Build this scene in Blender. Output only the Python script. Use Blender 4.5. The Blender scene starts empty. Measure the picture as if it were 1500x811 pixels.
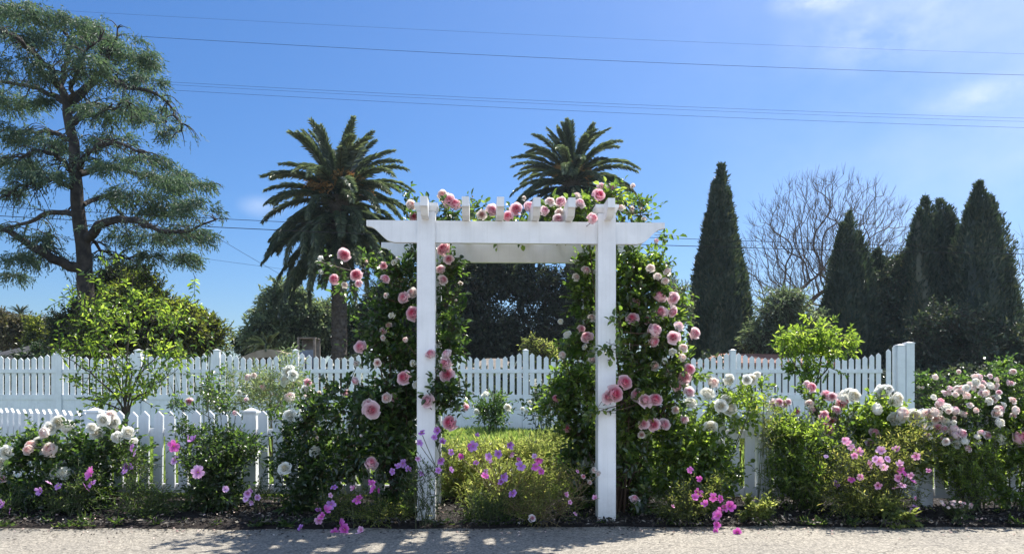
import bpy, math, random
import numpy as np
from mathutils import Vector, Matrix
R = math.radians
random.seed(5)
scene = bpy.context.scene
COL = scene.collection
CAMH = 0.93      # camera height: the photo was taken low
FPX = 1120.0     # focal length in photo pixels
HZ = 575.0       # horizon row

def W(px, py, z):
    return np.array([(px-750.0)/FPX*z, z, CAMH+(HZ-py)/FPX*z])
def S(px, z): return px/FPX*z

# ------------------------------------------------------------------ geometry helper
class Geo:
    def __init__(s): s.v=[]; s.q=[]; s.t=[]; s.n=0; s.qm=[]; s.tm=[]
    def add(s, v, q=None, t=None, m=0):
        v=np.asarray(v,float).reshape(-1,3); s.v.append(v)
        if q is not None and len(q): q=np.asarray(q).reshape(-1,4)+s.n; s.q.append(q); s.qm.append(np.full(len(q),m))
        if t is not None and len(t): t=np.asarray(t).reshape(-1,3)+s.n; s.t.append(t); s.tm.append(np.full(len(t),m))
        s.n+=len(v)
    def box(s, a, b, m=0):
        x0,y0,z0=a; x1,y1,z1=b
        v=[(x0,y0,z0),(x1,y0,z0),(x1,y1,z0),(x0,y1,z0),(x0,y0,z1),(x1,y0,z1),(x1,y1,z1),(x0,y1,z1)]
        s.add(v,[(0,3,2,1),(4,5,6,7),(0,1,5,4),(1,2,6,5),(2,3,7,6),(3,0,4,7)],m=m)
    def tube(s, pts, rad, sides=6, m=0, cap=True):
        pts=np.asarray(pts,float); n=len(pts); rad=np.broadcast_to(np.asarray(rad,float),(n,))
        tg=np.gradient(pts,axis=0); tg/=np.linalg.norm(tg,axis=1,keepdims=True)+1e-9
        up=np.array([0.31,0.17,0.93]) if abs(tg[0][2])<.9 else np.array([1,.2,0.])
        a=np.cross(tg,up); a/=np.linalg.norm(a,axis=1,keepdims=True)+1e-9; b=np.cross(tg,a)
        th=np.arange(sides)*2*math.pi/sides
        ring=pts[:,None,:]+rad[:,None,None]*(np.cos(th)[None,:,None]*a[:,None,:]+np.sin(th)[None,:,None]*b[:,None,:])
        i=np.arange(n-1)[:,None]*sides; j=np.arange(sides)[None,:]; k=(j+1)%sides
        q=np.stack([i+j,i+k,i+sides+k,i+sides+j],-1).reshape(-1,4)
        s.add(ring.reshape(-1,3),q,m=m)
        if cap:
            c=[pts[-1]]; base=s.n-n*sides
            s.add(c); e=s.n-1
            t=np.array([(base+(n-1)*sides+jj, base+(n-1)*sides+(jj+1)%sides, e) for jj in range(sides)])
            s.t.append(t); s.tm.append(np.full(len(t),m))
    def sticks(s, P0, P1, r0, r1, sides=3, m=0):
        P0=np.asarray(P0,float).reshape(-1,3); P1=np.asarray(P1,float).reshape(-1,3); N=len(P0)
        if N==0: return
        r0=np.broadcast_to(r0,(N,)); r1=np.broadcast_to(r1,(N,))
        d=P1-P0; d/=np.linalg.norm(d,axis=1,keepdims=True)+1e-9
        up=np.where(np.abs(d[:,2:3])<.9,np.array([[0,0,1.]]),np.array([[1.,0,0]]))
        a=np.cross(d,up); a/=np.linalg.norm(a,axis=1,keepdims=True)+1e-9; b=np.cross(d,a)
        th=np.arange(sides)*2*math.pi/sides
        o=np.cos(th)[None,:,None]*a[:,None,:]+np.sin(th)[None,:,None]*b[:,None,:]
        v=np.concatenate([P0[:,None]+r0[:,None,None]*o,P1[:,None]+r1[:,None,None]*o],1)
        base=(np.arange(N)*2*sides)[:,None]; j=np.arange(sides)[None,:]; k=(j+1)%sides
        q=np.stack([base+j,base+k,base+sides+k,base+sides+j],-1).reshape(-1,4)
        s.add(v.reshape(-1,3),q,m=m)
    def leaves(s, P, D, Nn, L, Wd, fold=.25, curl=.15, m=0, simple=False):
        P=np.asarray(P,float); N=len(P)
        if N==0: return
        D=D/(np.linalg.norm(D,axis=1,keepdims=True)+1e-9)
        sd=np.cross(D,Nn); sd/=np.linalg.norm(sd,axis=1,keepdims=True)+1e-9; nn=np.cross(sd,D)
        L=np.broadcast_to(L,(N,))[:,None]; Wd=np.broadcast_to(Wd,(N,))[:,None]
        if simple:
            v=np.stack([P, P+D*L*.45+sd*Wd*.5+nn*Wd*fold, P+D*L-nn*curl*L, P+D*L*.45-sd*Wd*.5+nn*Wd*fold],1)
            b=(np.arange(N)*4)[:,None]
            t=np.concatenate([b+np.array([[0,1,2]]),b+np.array([[0,2,3]])],0)
            s.add(v.reshape(-1,3),None,t,m=m)
        else:
            f=nn*Wd*fold
            v=np.stack([P, P+D*L*.33+sd*Wd*.5+f, P+D*L*.72+sd*Wd*.38+f-nn*curl*L*.45, P+D*L-nn*curl*L,
                        P+D*L*.72-sd*Wd*.38+f-nn*curl*L*.45, P+D*L*.33-sd*Wd*.5+f],1)
            b=(np.arange(N)*6)[:,None]
            q=np.concatenate([b+np.array([[0,1,2,3]]),b+np.array([[0,3,4,5]])],0)
            s.add(v.reshape(-1,3),q,m=m)
    def mesh(s, name, mats, smooth=False, origin=None):
        me=bpy.data.meshes.new(name)
        v=np.concatenate(s.v) if s.v else np.zeros((0,3))
        if origin is not None: v=v-np.asarray(origin)
        q=np.concatenate(s.q) if s.q else np.zeros((0,4),int); t=np.concatenate(s.t) if s.t else np.zeros((0,3),int)
        nl=q.size+t.size
        me.vertices.add(len(v)); me.vertices.foreach_set('co',v.astype(np.float32).ravel())
        me.loops.add(nl); me.loops.foreach_set('vertex_index',np.concatenate([q.ravel(),t.ravel()]).astype(np.int32))
        npoly=len(q)+len(t); me.polygons.add(npoly)
        st=np.concatenate([np.arange(len(q))*4, q.size+np.arange(len(t))*3]).astype(np.int32)
        me.polygons.foreach_set('loop_start',st)
        mi=np.concatenate((s.qm or [np.zeros(0)])+(s.tm or [np.zeros(0)])).astype(np.int32)
        for m_ in (mats if isinstance(mats,(list,tuple)) else [mats]): me.materials.append(m_)
        me.polygons.foreach_set('material_index',mi)
        me.polygons.foreach_set('use_smooth',np.full(npoly,bool(smooth)))
        me.update(calc_edges=True); me.validate()
        return me
    def build(s, name, mats, parent=None, smooth=False, origin=None):
        if parent is not None and origin is None: origin=np.array(parent.location)
        me=s.mesh(name,mats,smooth,origin if origin is not None else None)
        o=bpy.data.objects.new(name,me); COL.objects.link(o)
        if parent is not None: o.parent=parent
        elif origin is not None: o.location=origin
        return o

def tag(o,label=None,cat=None,group=None,kind=None):
    if label: o['label']=label
    if cat: o['category']=cat
    if group: o['group']=group
    if kind: o['kind']=kind
    return o
def thing(name,label,cat,loc=(0,0,0),rz=0,group=None):
    o=bpy.data.objects.new(name,None); COL.objects.link(o); o.location=[float(c) for c in loc]; o.rotation_euler=(0,0,rz)
    o.empty_display_size=.1
    return tag(o,label,cat,group)
def inst(name, me, parent, loc, rot=(0,0,0), scale=1.0, label=None):
    o=bpy.data.objects.new(name,me); COL.objects.link(o); o.parent=parent
    o.location=[float(c) for c in loc]; o.rotation_euler=rot; o.scale=(scale,)*3 if np.isscalar(scale) else scale
    if label: o['label']=label
    return o

# ------------------------------------------------------------------ materials
def nodes(name):
    m=bpy.data.materials.new(name); m.use_nodes=True; nt=m.node_tree; nt.nodes.clear()
    out=nt.nodes.new('ShaderNodeOutputMaterial'); return m,nt,out
def N(nt,t,**k):
    n=nt.nodes.new(t)
    for a,b in k.items():
        if a.startswith('i_'): n.inputs[a[2:].replace('_',' ')].default_value=b
        else: setattr(n,a,b)
    return n
def ramp(nt,fac,stops):
    r=nt.nodes.new('ShaderNodeValToRGB'); el=r.color_ramp.elements
    while len(el)<len(stops): el.new(.5)
    for e,(p,c) in zip(el,stops): e.position=p; e.color=(*c,1)
    nt.links.new(fac,r.inputs[0]); return r.outputs[0]
def noise(nt,scale,detail=4,rough=.55,vec=None):
    n=N(nt,'ShaderNodeTexNoise'); n.inputs['Scale'].default_value=scale; n.inputs['Detail'].default_value=detail; n.inputs['Roughness'].default_value=rough
    if vec: nt.links.new(vec,n.inputs['Vector'])
    return n
def pos(nt): return N(nt,'ShaderNodeNewGeometry').outputs['Position']
def mix(nt,fac,a,b,mode='MIX'):
    m=N(nt,'ShaderNodeMix',data_type='RGBA',blend_type=mode)
    for s,val in (('Factor',fac),('A',a),('B',b)):
        i=[x for x in m.inputs if x.name==s and (x.type=='RGBA' if s!='Factor' else x.type=='VALUE')][0]
        if hasattr(val,'is_linked') or hasattr(val,'links'): nt.links.new(val,i)
        else: i.default_value=val if s=='Factor' else (*val,1)
    return [x for x in m.outputs if x.type=='RGBA'][0]
def leafmat(name,c0,c1,c2=None,trans=.38,rough=.42,nscale=1.5,tcol=None,spec=.5):
    m,nt,out=nodes(name)
    g=N(nt,'ShaderNodeNewGeometry')
    stops=[(0,c0),(.75,c1)]+([(1,c2)] if c2 else [])
    col=ramp(nt,g.outputs['Random Per Island'],stops)
    nz=noise(nt,nscale,2,.5,g.outputs['Position'])
    v=ramp(nt,nz.outputs['Fac'],[(.3,(.62,.66,.62)),(.7,(1.25,1.2,1.1))])
    col=mix(nt,1.0,col,v,'MULTIPLY')
    p=N(nt,'ShaderNodeBsdfPrincipled',i_Roughness=rough); nt.links.new(col,p.inputs['Base Color'])
    p.inputs['Specular IOR Level'].default_value=spec
    tr=N(nt,'ShaderNodeBsdfTranslucent')
    tc=mix(nt,1.0,col,tcol or (1.9,2.1,.9),'MULTIPLY'); nt.links.new(tc,tr.inputs['Color'])
    ms=N(nt,'ShaderNodeMixShader'); ms.inputs[0].default_value=trans
    nt.links.new(p.outputs[0],ms.inputs[1]); nt.links.new(tr.outputs[0],ms.inputs[2]); nt.links.new(ms.outputs[0],out.inputs[0])
    return m
def solid(name,c0,c1,scale=8,rough=.8,bump=0,bscale=40,spec=.3,detail=5,mid=(.35,.65)):
    m,nt,out=nodes(name); P=pos(nt)
    nz=noise(nt,scale,detail,.6,P); col=ramp(nt,nz.outputs['Fac'],[(mid[0],c0),(mid[1],c1)])
    p=N(nt,'ShaderNodeBsdfPrincipled',i_Roughness=rough); p.inputs['Specular IOR Level'].default_value=spec
    nt.links.new(col,p.inputs['Base Color'])
    if bump:
        b=N(nt,'ShaderNodeBump'); b.inputs['Strength'].default_value=bump; b.inputs['Distance'].default_value=.02
        n2=noise(nt,bscale,6,.65,P); nt.links.new(n2.outputs['Fac'],b.inputs['Height']); nt.links.new(b.outputs[0],p.inputs['Normal'])
    nt.links.new(p.outputs[0],out.inputs[0]); return m
def petalmat(name,inner,mid,outer,trans=.35,centre=None):
    m,nt,out=nodes(name)
    at=N(nt,'ShaderNodeAttribute',attribute_name='petal')
    sep=N(nt,'ShaderNodeSeparateColor'); nt.links.new(at.outputs['Color'],sep.inputs[0])
    add=N(nt,'ShaderNodeMath',operation='MULTIPLY_ADD'); nt.links.new(sep.outputs[1],add.inputs[0]); add.inputs[1].default_value=.25
    nt.links.new(sep.outputs[0],add.inputs[2])
    oi=N(nt,'ShaderNodeObjectInfo'); a2=N(nt,'ShaderNodeMath',operation='MULTIPLY_ADD'); nt.links.new(oi.outputs['Random'],a2.inputs[0]); a2.inputs[1].default_value=.4; 
    a3=N(nt,'ShaderNodeMath',operation='SUBTRACT'); nt.links.new(add.outputs[0],a2.inputs[2]); nt.links.new(a2.outputs[0],a3.inputs[0]); a3.inputs[1].default_value=.2
    col=ramp(nt,a3.outputs[0],[(.05,inner),(.5,mid),(1,outer)])
    p=N(nt,'ShaderNodeBsdfPrincipled',i_Roughness=.6); p.inputs['Specular IOR Level'].default_value=.25; nt.links.new(col,p.inputs['Base Color'])
    tr=N(nt,'ShaderNodeBsdfTranslucent'); nt.links.new(col,tr.inputs['Color'])
    ms=N(nt,'ShaderNodeMixShader'); ms.inputs[0].default_value=trans
    nt.links.new(p.outputs[0],ms.inputs[1]); nt.links.new(tr.outputs[0],ms.inputs[2]); nt.links.new(ms.outputs[0],out.inputs[0]); return m

M={}
M['rose_leaf']=leafmat('rose_leaf',(.014,.03,.013),(.034,.064,.024),(.08,.12,.045),.5,.33,tcol=(4.6,4.6,2.0),spec=1.0)
M['rose_leaf_light']=leafmat('rose_leaf_light',(.02,.04,.014),(.045,.078,.024),(.1,.135,.045),.55,.3,tcol=(5.2,5.0,2.2),spec=1.0)
M['bush_leaf']=leafmat('bush_leaf',(.04,.07,.02),(.09,.14,.035),(.16,.21,.07),.58,.3,tcol=(4.8,4.5,1.9),spec=1.0)
M['lime_leaf']=leafmat('lime_leaf',(.085,.12,.04),(.17,.21,.075),(.3,.33,.15),.55,.4,tcol=(2.8,2.6,1.7))
M['fern_leaf']=leafmat('fern_leaf',(.07,.1,.03),(.14,.17,.055),(.25,.25,.1),.58,.42,tcol=(3.4,3.1,2.0))
M['fern_dark']=leafmat('fern_dark',(.02,.04,.016),(.045,.075,.028),(.1,.13,.05),.5,.45,tcol=(3.6,3.6,1.8))
M['grass']=leafmat('grass_blade',(.15,.21,.055),(.25,.32,.1),(.4,.44,.2),.55,.4,nscale=1.2,tcol=(2.0,2.1,1.5))
M['cedar']=leafmat('cedar_needles',(.04,.08,.06),(.085,.14,.095),(.16,.22,.13),.35,.55,.35,(1.7,1.8,1.1))
M['cypress']=leafmat('cypress_scale_leaves',(.02,.038,.028),(.048,.075,.05),(.11,.115,.075),.24,.55,.5,(2.,2.,1.1),.5)
M['palm_leaf']=leafmat('palm_leaflets',(.055,.08,.058),(.115,.15,.1),(.22,.25,.17),.3,.32,.4,(2.0,2.1,1.2),1.0)
M['oak']=leafmat('oak_leaves',(.014,.022,.016),(.032,.048,.03),(.075,.095,.06),.3,.4,.4,(2.4,2.4,1.4))
M['citrus']=leafmat('citrus_leaves',(.035,.055,.014),(.08,.11,.026),(.17,.2,.07),.52,.3,.6,(3.6,3.3,1.5))
M['dark_tree']=leafmat('dark_tree_leaves',(.022,.05,.018),(.045,.08,.026),(.08,.11,.04),.22,.5,.5,(1.3,1.4,.8))
M['grey_tree']=leafmat('grey_green_leaves',(.08,.12,.07),(.15,.2,.11),(.24,.28,.17),.42,.45,.3,(2.0,2.0,1.4),1.0)
M['willow']=leafmat('brownish_leaves',(.09,.085,.04),(.16,.13,.06),(.13,.17,.06),.3,.5,.4,(1.3,1.3,.8))
M['bark']=solid('bark',(.035,.028,.022),(.09,.075,.06),6,.9,.8,12)
M['cedar_bark']=solid('cedar_bark',(.018,.016,.015),(.06,.05,.043),3,.9,.9,6)
M['bare_bark']=solid('bare_bark',(.08,.06,.045),(.16,.125,.1),2,.9)
M['palm_bark']=solid('palm_bark',(.06,.05,.042),(.13,.11,.09),9,.95,1,10)
M['cane']=solid('green_cane',(.05,.06,.025),(.1,.11,.05),12,.6)
M['cane_red']=solid('woody_cane',(.05,.028,.02),(.11,.07,.045),12,.6)
M['dead']=leafmat('dry_stems',(.14,.1,.05),(.26,.2,.11),(.33,.27,.16),.25,.7,2,(1.3,1.2,.9))
M['date']=leafmat('date_stalks',(.35,.18,.06),(.5,.3,.11),(.58,.42,.2),.3,.6,2,(1.3,1.2,.9))
M['wire']=solid('wire',(.02,.02,.022),(.03,.03,.032),2,1,spec=0)
M['calyx']=solid('calyx',(.08,.13,.04),(.12,.17,.06),20,.6)
PK=(.86,.34,.40)
M['pink']=petalmat('pink_petal',(.8,.14,.26),(.9,.46,.54),(.95,.75,.76))
M['pale']=petalmat('pale_pink_petal',(.88,.5,.46),(.92,.74,.68),(.93,.86,.8))
M['white']=petalmat('white_petal',(.86,.78,.58),(.9,.88,.78),(.92,.92,.87))
M['blush']=petalmat('blush_petal',(.84,.32,.42),(.9,.58,.64),(.93,.82,.81))
M['magenta']=petalmat('magenta_petal',(.35,.02,.2),(.72,.12,.5),(.78,.25,.62),.3)
M['purple']=petalmat('purple_petal',(.2,.03,.2),(.52,.2,.6),(.62,.36,.7),.3)
M['lilac']=petalmat('lilac_petal',(.35,.05,.3),(.75,.42,.72),(.82,.55,.8),.3)
M['pinklight']=petalmat('candy_pink_petal',(.5,.08,.3),(.85,.4,.6),(.88,.58,.72),.3)
M['petal_litter']=leafmat('fallen_petal',(.6,.4,.38),(.75,.6,.56),(.8,.75,.7),.2,.6,tcol=(1,1,1))
M['stamen']=solid('flower_eye',(.45,.3,.04),(.6,.42,.08),60,.8)

def vinyl(name,c=(.82,.82,.81)):
    m,nt,out=nodes(name); P=pos(nt)
    nz=noise(nt,5,5,.6,P); a=ramp(nt,nz.outputs['Fac'],[(.35,tuple(x*.9 for x in c)),(.6,c)])
    sx=N(nt,'ShaderNodeSeparateXYZ'); nt.links.new(P,sx.inputs[0])
    mr=N(nt,'ShaderNodeMapRange'); nt.links.new(sx.outputs[2],mr.inputs[0]); mr.inputs[1].default_value=.02; mr.inputs[2].default_value=.28; mr.inputs[3].default_value=.75; mr.inputs[4].default_value=0
    n2=noise(nt,30,5,.7,P); mu=N(nt,'ShaderNodeMath',operation='MULTIPLY'); nt.links.new(mr.outputs[0],mu.inputs[0]); nt.links.new(n2.outputs['Fac'],mu.inputs[1])
    col=mix(nt,mu.outputs[0],a,(.3,.24,.18))
    # faint rain streaks
    mp=N(nt,'ShaderNodeMapping'); mp.inputs['Scale'].default_value=(40,40,1.3); nt.links.new(P,mp.inputs[0])
    n3=noise(nt,1,3,.6,mp.outputs[0]); st=ramp(nt,n3.outputs['Fac'],[(.28,(.93,.93,.92)),(.5,(1,1,1))]); col=mix(nt,1.0,col,st,'MULTIPLY')
    p=N(nt,'ShaderNodeBsdfPrincipled',i_Roughness=.42); nt.links.new(col,p.inputs['Base Color'])
    b=N(nt,'ShaderNodeBump'); b.inputs['Strength'].default_value=.04; b.inputs['Distance'].default_value=.004; nt.links.new(n3.outputs['Fac'],b.inputs['Height']); nt.links.new(b.outputs[0],p.inputs['Normal'])
    nt.links.new(p.outputs[0],out.inputs[0]); return m
M['vinyl']=vinyl('white_painted_wood'); M['vinyl2']=vinyl('white_vinyl',(.8,.81,.82))

# asphalt
def asphalt():
    m,nt,out=nodes('asphalt'); P=pos(nt)
    v=N(nt,'ShaderNodeTexVoronoi'); v.inputs['Scale'].default_value=95; nt.links.new(P,v.inputs['Vector'])
    sp=ramp(nt,v.outputs['Color'],[(0,(.13,.118,.098)),(.4,(.25,.228,.19)),(1,(.46,.42,.35))])
    n1=noise(nt,1.1,5,.6,P); big=ramp(nt,n1.outputs['Fac'],[(.3,(.74,.74,.75)),(.7,(1.06,1.04,1.0))])
    col=mix(nt,1.0,sp,big,'MULTIPLY')
    n2=noise(nt,26,4,.7,P); sm=ramp(nt,n2.outputs['Fac'],[(.35,(.72,.72,.72)),(.6,(1.05,1.05,1.05))]); col=mix(nt,1.0,col,sm,'MULTIPLY')
    # cracks
    nz=noise(nt,2.2,4,.6,P); ad=N(nt,'ShaderNodeVectorMath',operation='MULTIPLY_ADD'); nt.links.new(nz.outputs['Color'],ad.inputs[0]); ad.inputs[1].default_value=(.5,.5,0); nt.links.new(P,ad.inputs[2])
    vc=N(nt,'ShaderNodeTexVoronoi',feature='DISTANCE_TO_EDGE'); vc.inputs['Scale'].default_value=.55; nt.links.new(ad.outputs[0],vc.inputs['Vector'])
    ck=ramp(nt,vc.outputs['Distance'],[(.0,(.6,.6,.6)),(.0035,(0,0,0))]); col=mix(nt,ck,col,(.045,.04,.035))
    p=N(nt,'ShaderNodeBsdfPrincipled',i_Roughness=.85); nt.links.new(col,p.inputs['Base Color'])
    b=N(nt,'ShaderNodeBump'); b.inputs['Strength'].default_value=.8; b.inputs['Distance'].default_value=.005; nt.links.new(v.outputs['Distance'],b.inputs['Height'])
    b2=N(nt,'ShaderNodeBump'); b2.inputs['Strength'].default_value=.5; b2.inputs['Distance'].default_value=.012; nt.links.new(n2.outputs['Fac'],b2.inputs['Height']); nt.links.new(b.outputs[0],b2.inputs['Normal'])
    nt.links.new(b2.outputs[0],p.inputs['Normal']); nt.links.new(p.outputs[0],out.inputs[0]); return m
M['asphalt']=asphalt()
M['soil']=solid('mulch_soil',(.008,.006,.006),(.03,.022,.018),22,.95,1,30)
M['chip']=leafmat('bark_chip',(.012,.009,.008),(.035,.026,.021),(.3,.26,.22),0,.8,2,(1,1,1))
M['lawn_soil']=solid('lawn_soil',(.06,.085,.02),(.11,.14,.035),9,.95,1,20)
M['dirt']=solid('dry_ground',(.1,.09,.055),(.19,.17,.1),.6,.95)

# ------------------------------------------------------------------ ground sheets
def grid_sheet(name,xs,yf,ny,zf,mat):
    g=Geo(); xs=np.asarray(xs); nx=len(xs)
    v=[]
    for j in range(ny):
        for x in xs:
            y0,y1=yf(x); y=y0+(y1-y0)*j/(ny-1); v.append((x,y,zf(x,y,j/(ny-1))))
    i=np.arange(nx-1)[None,:]; j=np.arange(ny-1)[:,None]*nx
    q=np.stack([j+i,j+i+1,j+nx+i+1,j+nx+i],-1).reshape(-1,4)
    g.add(v,q); o=g.build(name,mat,smooth=True); tag(o,kind='structure'); return o
def edge(x):  # where road meets bed
    return 5.22+.06*math.sin(x*.9+.4)+.025*math.sin(x*4.3)+.015*math.sin(x*11)+ (.04*min(abs(x),3)**1.2*.3)
XS=np.concatenate([np.linspace(-400,-12,12),np.linspace(-9,9,361),np.linspace(12,400,12)])
g=Geo(); g.add([(-600,-200,-.02),(600,-200,-.02),(600,900,-.02),(-600,900,-.02)],[(0,1,2,3)]); tag(g.build('ground',M['dirt']),kind='structure')
grid_sheet('road',XS,lambda x:(-40,edge(x)+.05),3,lambda x,y,t:.0,M['asphalt'])
def bedz(x,y,t): return -.012+.05*min(1,t*7)+.012*math.sin(x*7+y*5)*math.sin(x*3.1-y*9)*min(1,t*6)
grid_sheet('mulch_bed',XS,lambda x:(edge(x)-.02,6.75),22,bedz,M['soil'])
grid_sheet('lawn_soil',np.linspace(-40,40,60),lambda x:(6.7,17.4),14,lambda x,y,t:.045,M['lawn_soil'])

rs=np.random.default_rng(11)
# mulch chips
n=26000
x=rs.uniform(-7,7,n); y=5.2+rs.uniform(0,1,n)**1.1*1.55
P=np.stack([x,y,np.array([.045+.008*math.sin(a*7+b*5) for a,b in zip(x,y)])],1)
D=rs.normal(size=(n,3))*[1,1,.35]; Nn=rs.normal(size=(n,3))*.45+[0,0,1]
g=Geo(); g.leaves(P,D,Nn,rs.uniform(.012,.05,n),rs.uniform(.008,.022,n),.1,.1,simple=True)
tag(g.build('bark_mulch',M['chip']),'dark bark mulch chips spread over the planting bed beside the road','mulch',kind='stuff')
# litter on road edge
n=1500
x=rs.uniform(-6,6,n); y=np.array([edge(a) for a in x])-rs.exponential(.11,n); P=np.stack([x,y,np.full(n,.006)],1)
g=Geo(); g.leaves(P,rs.normal(size=(n,3))*[1,1,.15],rs.normal(size=(n,3))*.3+[0,0,1],rs.uniform(.008,.04,n),rs.uniform(.004,.014,n),.15,.1,simple=True)
tag(g.build('leaf_litter',M['chip']),'small dry leaves, twigs and chips scattered along the road edge','litter',kind='stuff')
def weeds():
    g=Geo(); rs=np.random.default_rng(99)
    for k in range(85):
        x=rs.uniform(-4.5,4.5); y=edge(x)+rs.uniform(-.01,.3); n=int(rs.integers(8,26)); s_=rs.uniform(.03,.09)
        P=np.stack([x+rs.normal(0,.018,n),y+rs.normal(0,.018,n),np.full(n,.02)],1); D=rs.normal(size=(n,3))*[.8,.8,.3]+[0,0,.7]
        g.leaves(P,D,rs.normal(size=(n,3))+[0,0,.5],rs.uniform(.5,1.1,n)*s_,rs.uniform(.006,.016),.15,.3)
    tag(g.build('edge_weeds',M['fern_dark']),'small weeds and grass tufts along the edge of the planting bed','weeds',kind='stuff')
weeds()
# fallen rose petals
n=260; x=rs.uniform(-4,4,n); y=5.05+rs.uniform(0,1,n)*.8-(rs.random(n)<.25)*rs.uniform(0,.5,n)
g=Geo(); g.leaves(np.stack([x,y,np.where(y<5.25,.008,.055)],1),rs.normal(size=(n,3))*[1,1,.1],rs.normal(size=(n,3))*.3+[0,0,1],rs.uniform(.012,.026,n),rs.uniform(.01,.02,n),.3,.2)
tag(g.build('fallen_petals',M['petal_litter']),'pale fallen rose petals scattered on the mulch and road edge','petals',kind='stuff')
# lawn
def lawn():
    n=150000
    u=rs.uniform(0,1,n); y=6.55+u**1.5*10.6; x=rs.uniform(-.72,.72,n)*y
    h=(.07+.07*rs.random(n))*(1+.35*np.sin(x*2.1+y*1.3)*np.sin(y*2.7-x))
    h*=1+.25*(y-7)/10
    P=np.stack([x,y,np.full(n,.04)],1)
    D=np.stack([rs.normal(0,.35,n),rs.normal(0,.35,n),np.ones(n)],1)
    Nn=rs.normal(size=(n,3)); g=Geo(); g.leaves(P,D,Nn,h,.008+.0012*y,.1,.25,simple=True)
    tag(g.build('lawn_grass',M['grass']),'bright yellow-green lawn growing between the two white fences','grass',kind='stuff')
lawn()
# weedy dry grass beyond far fence
n=30000; y=18+rs.uniform(0,1,n)**1.5*30; x=rs.uniform(-.75,.75,n)*y
g=Geo(); g.leaves(np.stack([x,y,np.full(n,-.02)],1),np.stack([rs.normal(0,.4,n),rs.normal(0,.4,n),np.ones(n)],1),rs.normal(size=(n,3)),rs.uniform(.15,.4,n),.03,.1,.2,simple=True)
tag(g.build('field_grass',M['fern_dark']),'rough grass in the field beyond the tall far fence','grass',kind='stuff')

# ------------------------------------------------------------------ fences
def picket_mesh(name,w,h,th,mat,pt):
    g=Geo(); hw=w/2
    prof=[(-hw,0),(hw,0),(hw,h-pt),(0,h),(-hw,h-pt)]
    b=.0
    v=[(x,-th/2,z) for x,z in prof]+[(x,th/2,z) for x,z in prof]
    g.add(v,[(0,1,6,5),(1,2,7,6),(2,3,8,7),(3,4,9,8),(4,0,5,9)])
    # faces (ngons as quad+tri)
    g.add(v,[(0,1,2,4),(6,5,9,7)],[(2,3,4),(9,8,7)])
    return g.mesh(name,mat)
def bevelled_box_mesh(name,a,b,mat,bev=.004):
    g=Geo(); g.box(a,b); me=g.mesh(name,mat)
    import bmesh
    bm=bmesh.new(); bm.from_mesh(me); bmesh.ops.bevel(bm,geom=bm.edges[:],offset=bev,segments=2,affect='EDGES'); bm.to_mesh(me); bm.free(); me.polygons.foreach_set('use_smooth',np.zeros(len(me.polygons),bool)); return me
def cap_mesh(name,w,mat):
    g=Geo(); a=w/2+.008; b=w/2-.004
    g.box((-a,-a,0),(a,a,.018)); g.add([(-b,-b,.0185),(b,-b,.0185),(b,b,.0185),(-b,b,.0185),(0,0,.045)],None,[(0,1,4),(1,2,4),(2,3,4),(3,0,4)])
    return g.mesh(name,mat)
PK_NEAR=picket_mesh('picket',.078,.66,.02,M['vinyl2'],.038)
POST_NEAR=bevelled_box_mesh('post',(-.052,-.052,0),(.052,.052,.745),M['vinyl2'])
CAP_NEAR=cap_mesh('post_cap',.104,M['vinyl2'])
def near_fence(label, pts):
    root=thing('picket_fence',label,'fence',(pts[0][0],pts[0][1],.02),group='low white picket fences along the bed')
    o=np.array(root.location)
    for i,(x,y,hp) in enumerate(pts):
        if hp:
            p=inst('post',POST_NEAR,root,(x-o[0],y-o[1],0)); inst('post_cap',CAP_NEAR,p,(0,0,.7452))
    for (x0,y0,_),(x1,y1,_) in zip(pts[:-1],pts[1:]):
        a=np.array([x0,y0]); b=np.array([x1,y1]); L=np.linalg.norm(b-a); u=(b-a)/L; yaw=math.atan2(u[1],u[0])
        pan=thing('picket_panel',None,None,(0,0,0)); pan.parent=root; pan.location=(x0-o[0],y0-o[1],0); pan.rotation_euler=(0,0,yaw)
        for z0,z1 in ((.085,.16),(.55,.615)):
            g=Geo(); g.box((.05,-.012,z0),(L-.05,.022,z1)); me=g.mesh('rail',M['vinyl2']); inst('rail',me,pan,(0,0,0))
        k=max(1,int(round((L-.12)/.116))); 
        for j in range(k):
            t=.06+(L-.12)*(j+.5)/k
            inst('picket',PK_NEAR,pan,(t+random.uniform(-.003,.003),-.024,.1+random.uniform(-.006,.006)),(0,random.uniform(-.016,.016),0))
LF=[]
pC=W(368,738,6.28); pB=W(139,738,6.4); pD=W(600,738,6.22)
pA=(-4.95,7.35)
near_fence('low white picket fence left of the arbor, bending away beside the white roses',[(pA[0]-1.2,pA[1]+.75,1),(pA[0],pA[1],0),(pB[0],pB[1],1),(pC[0],pC[1],1),(pD[0],pD[1],1)])
q0=W(884,738,6.16); q1=W(1118,738,6.1); q2=W(1352,738,6.02); q3=W(1590,738,5.96)
near_fence('low white picket fence right of the arbor behind white and pink rose bushes',[(q0[0],q0[1],1),(q1[0],q1[1],1),(q2[0],q2[1],1),(q3[0],q3[1],1)])

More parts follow.
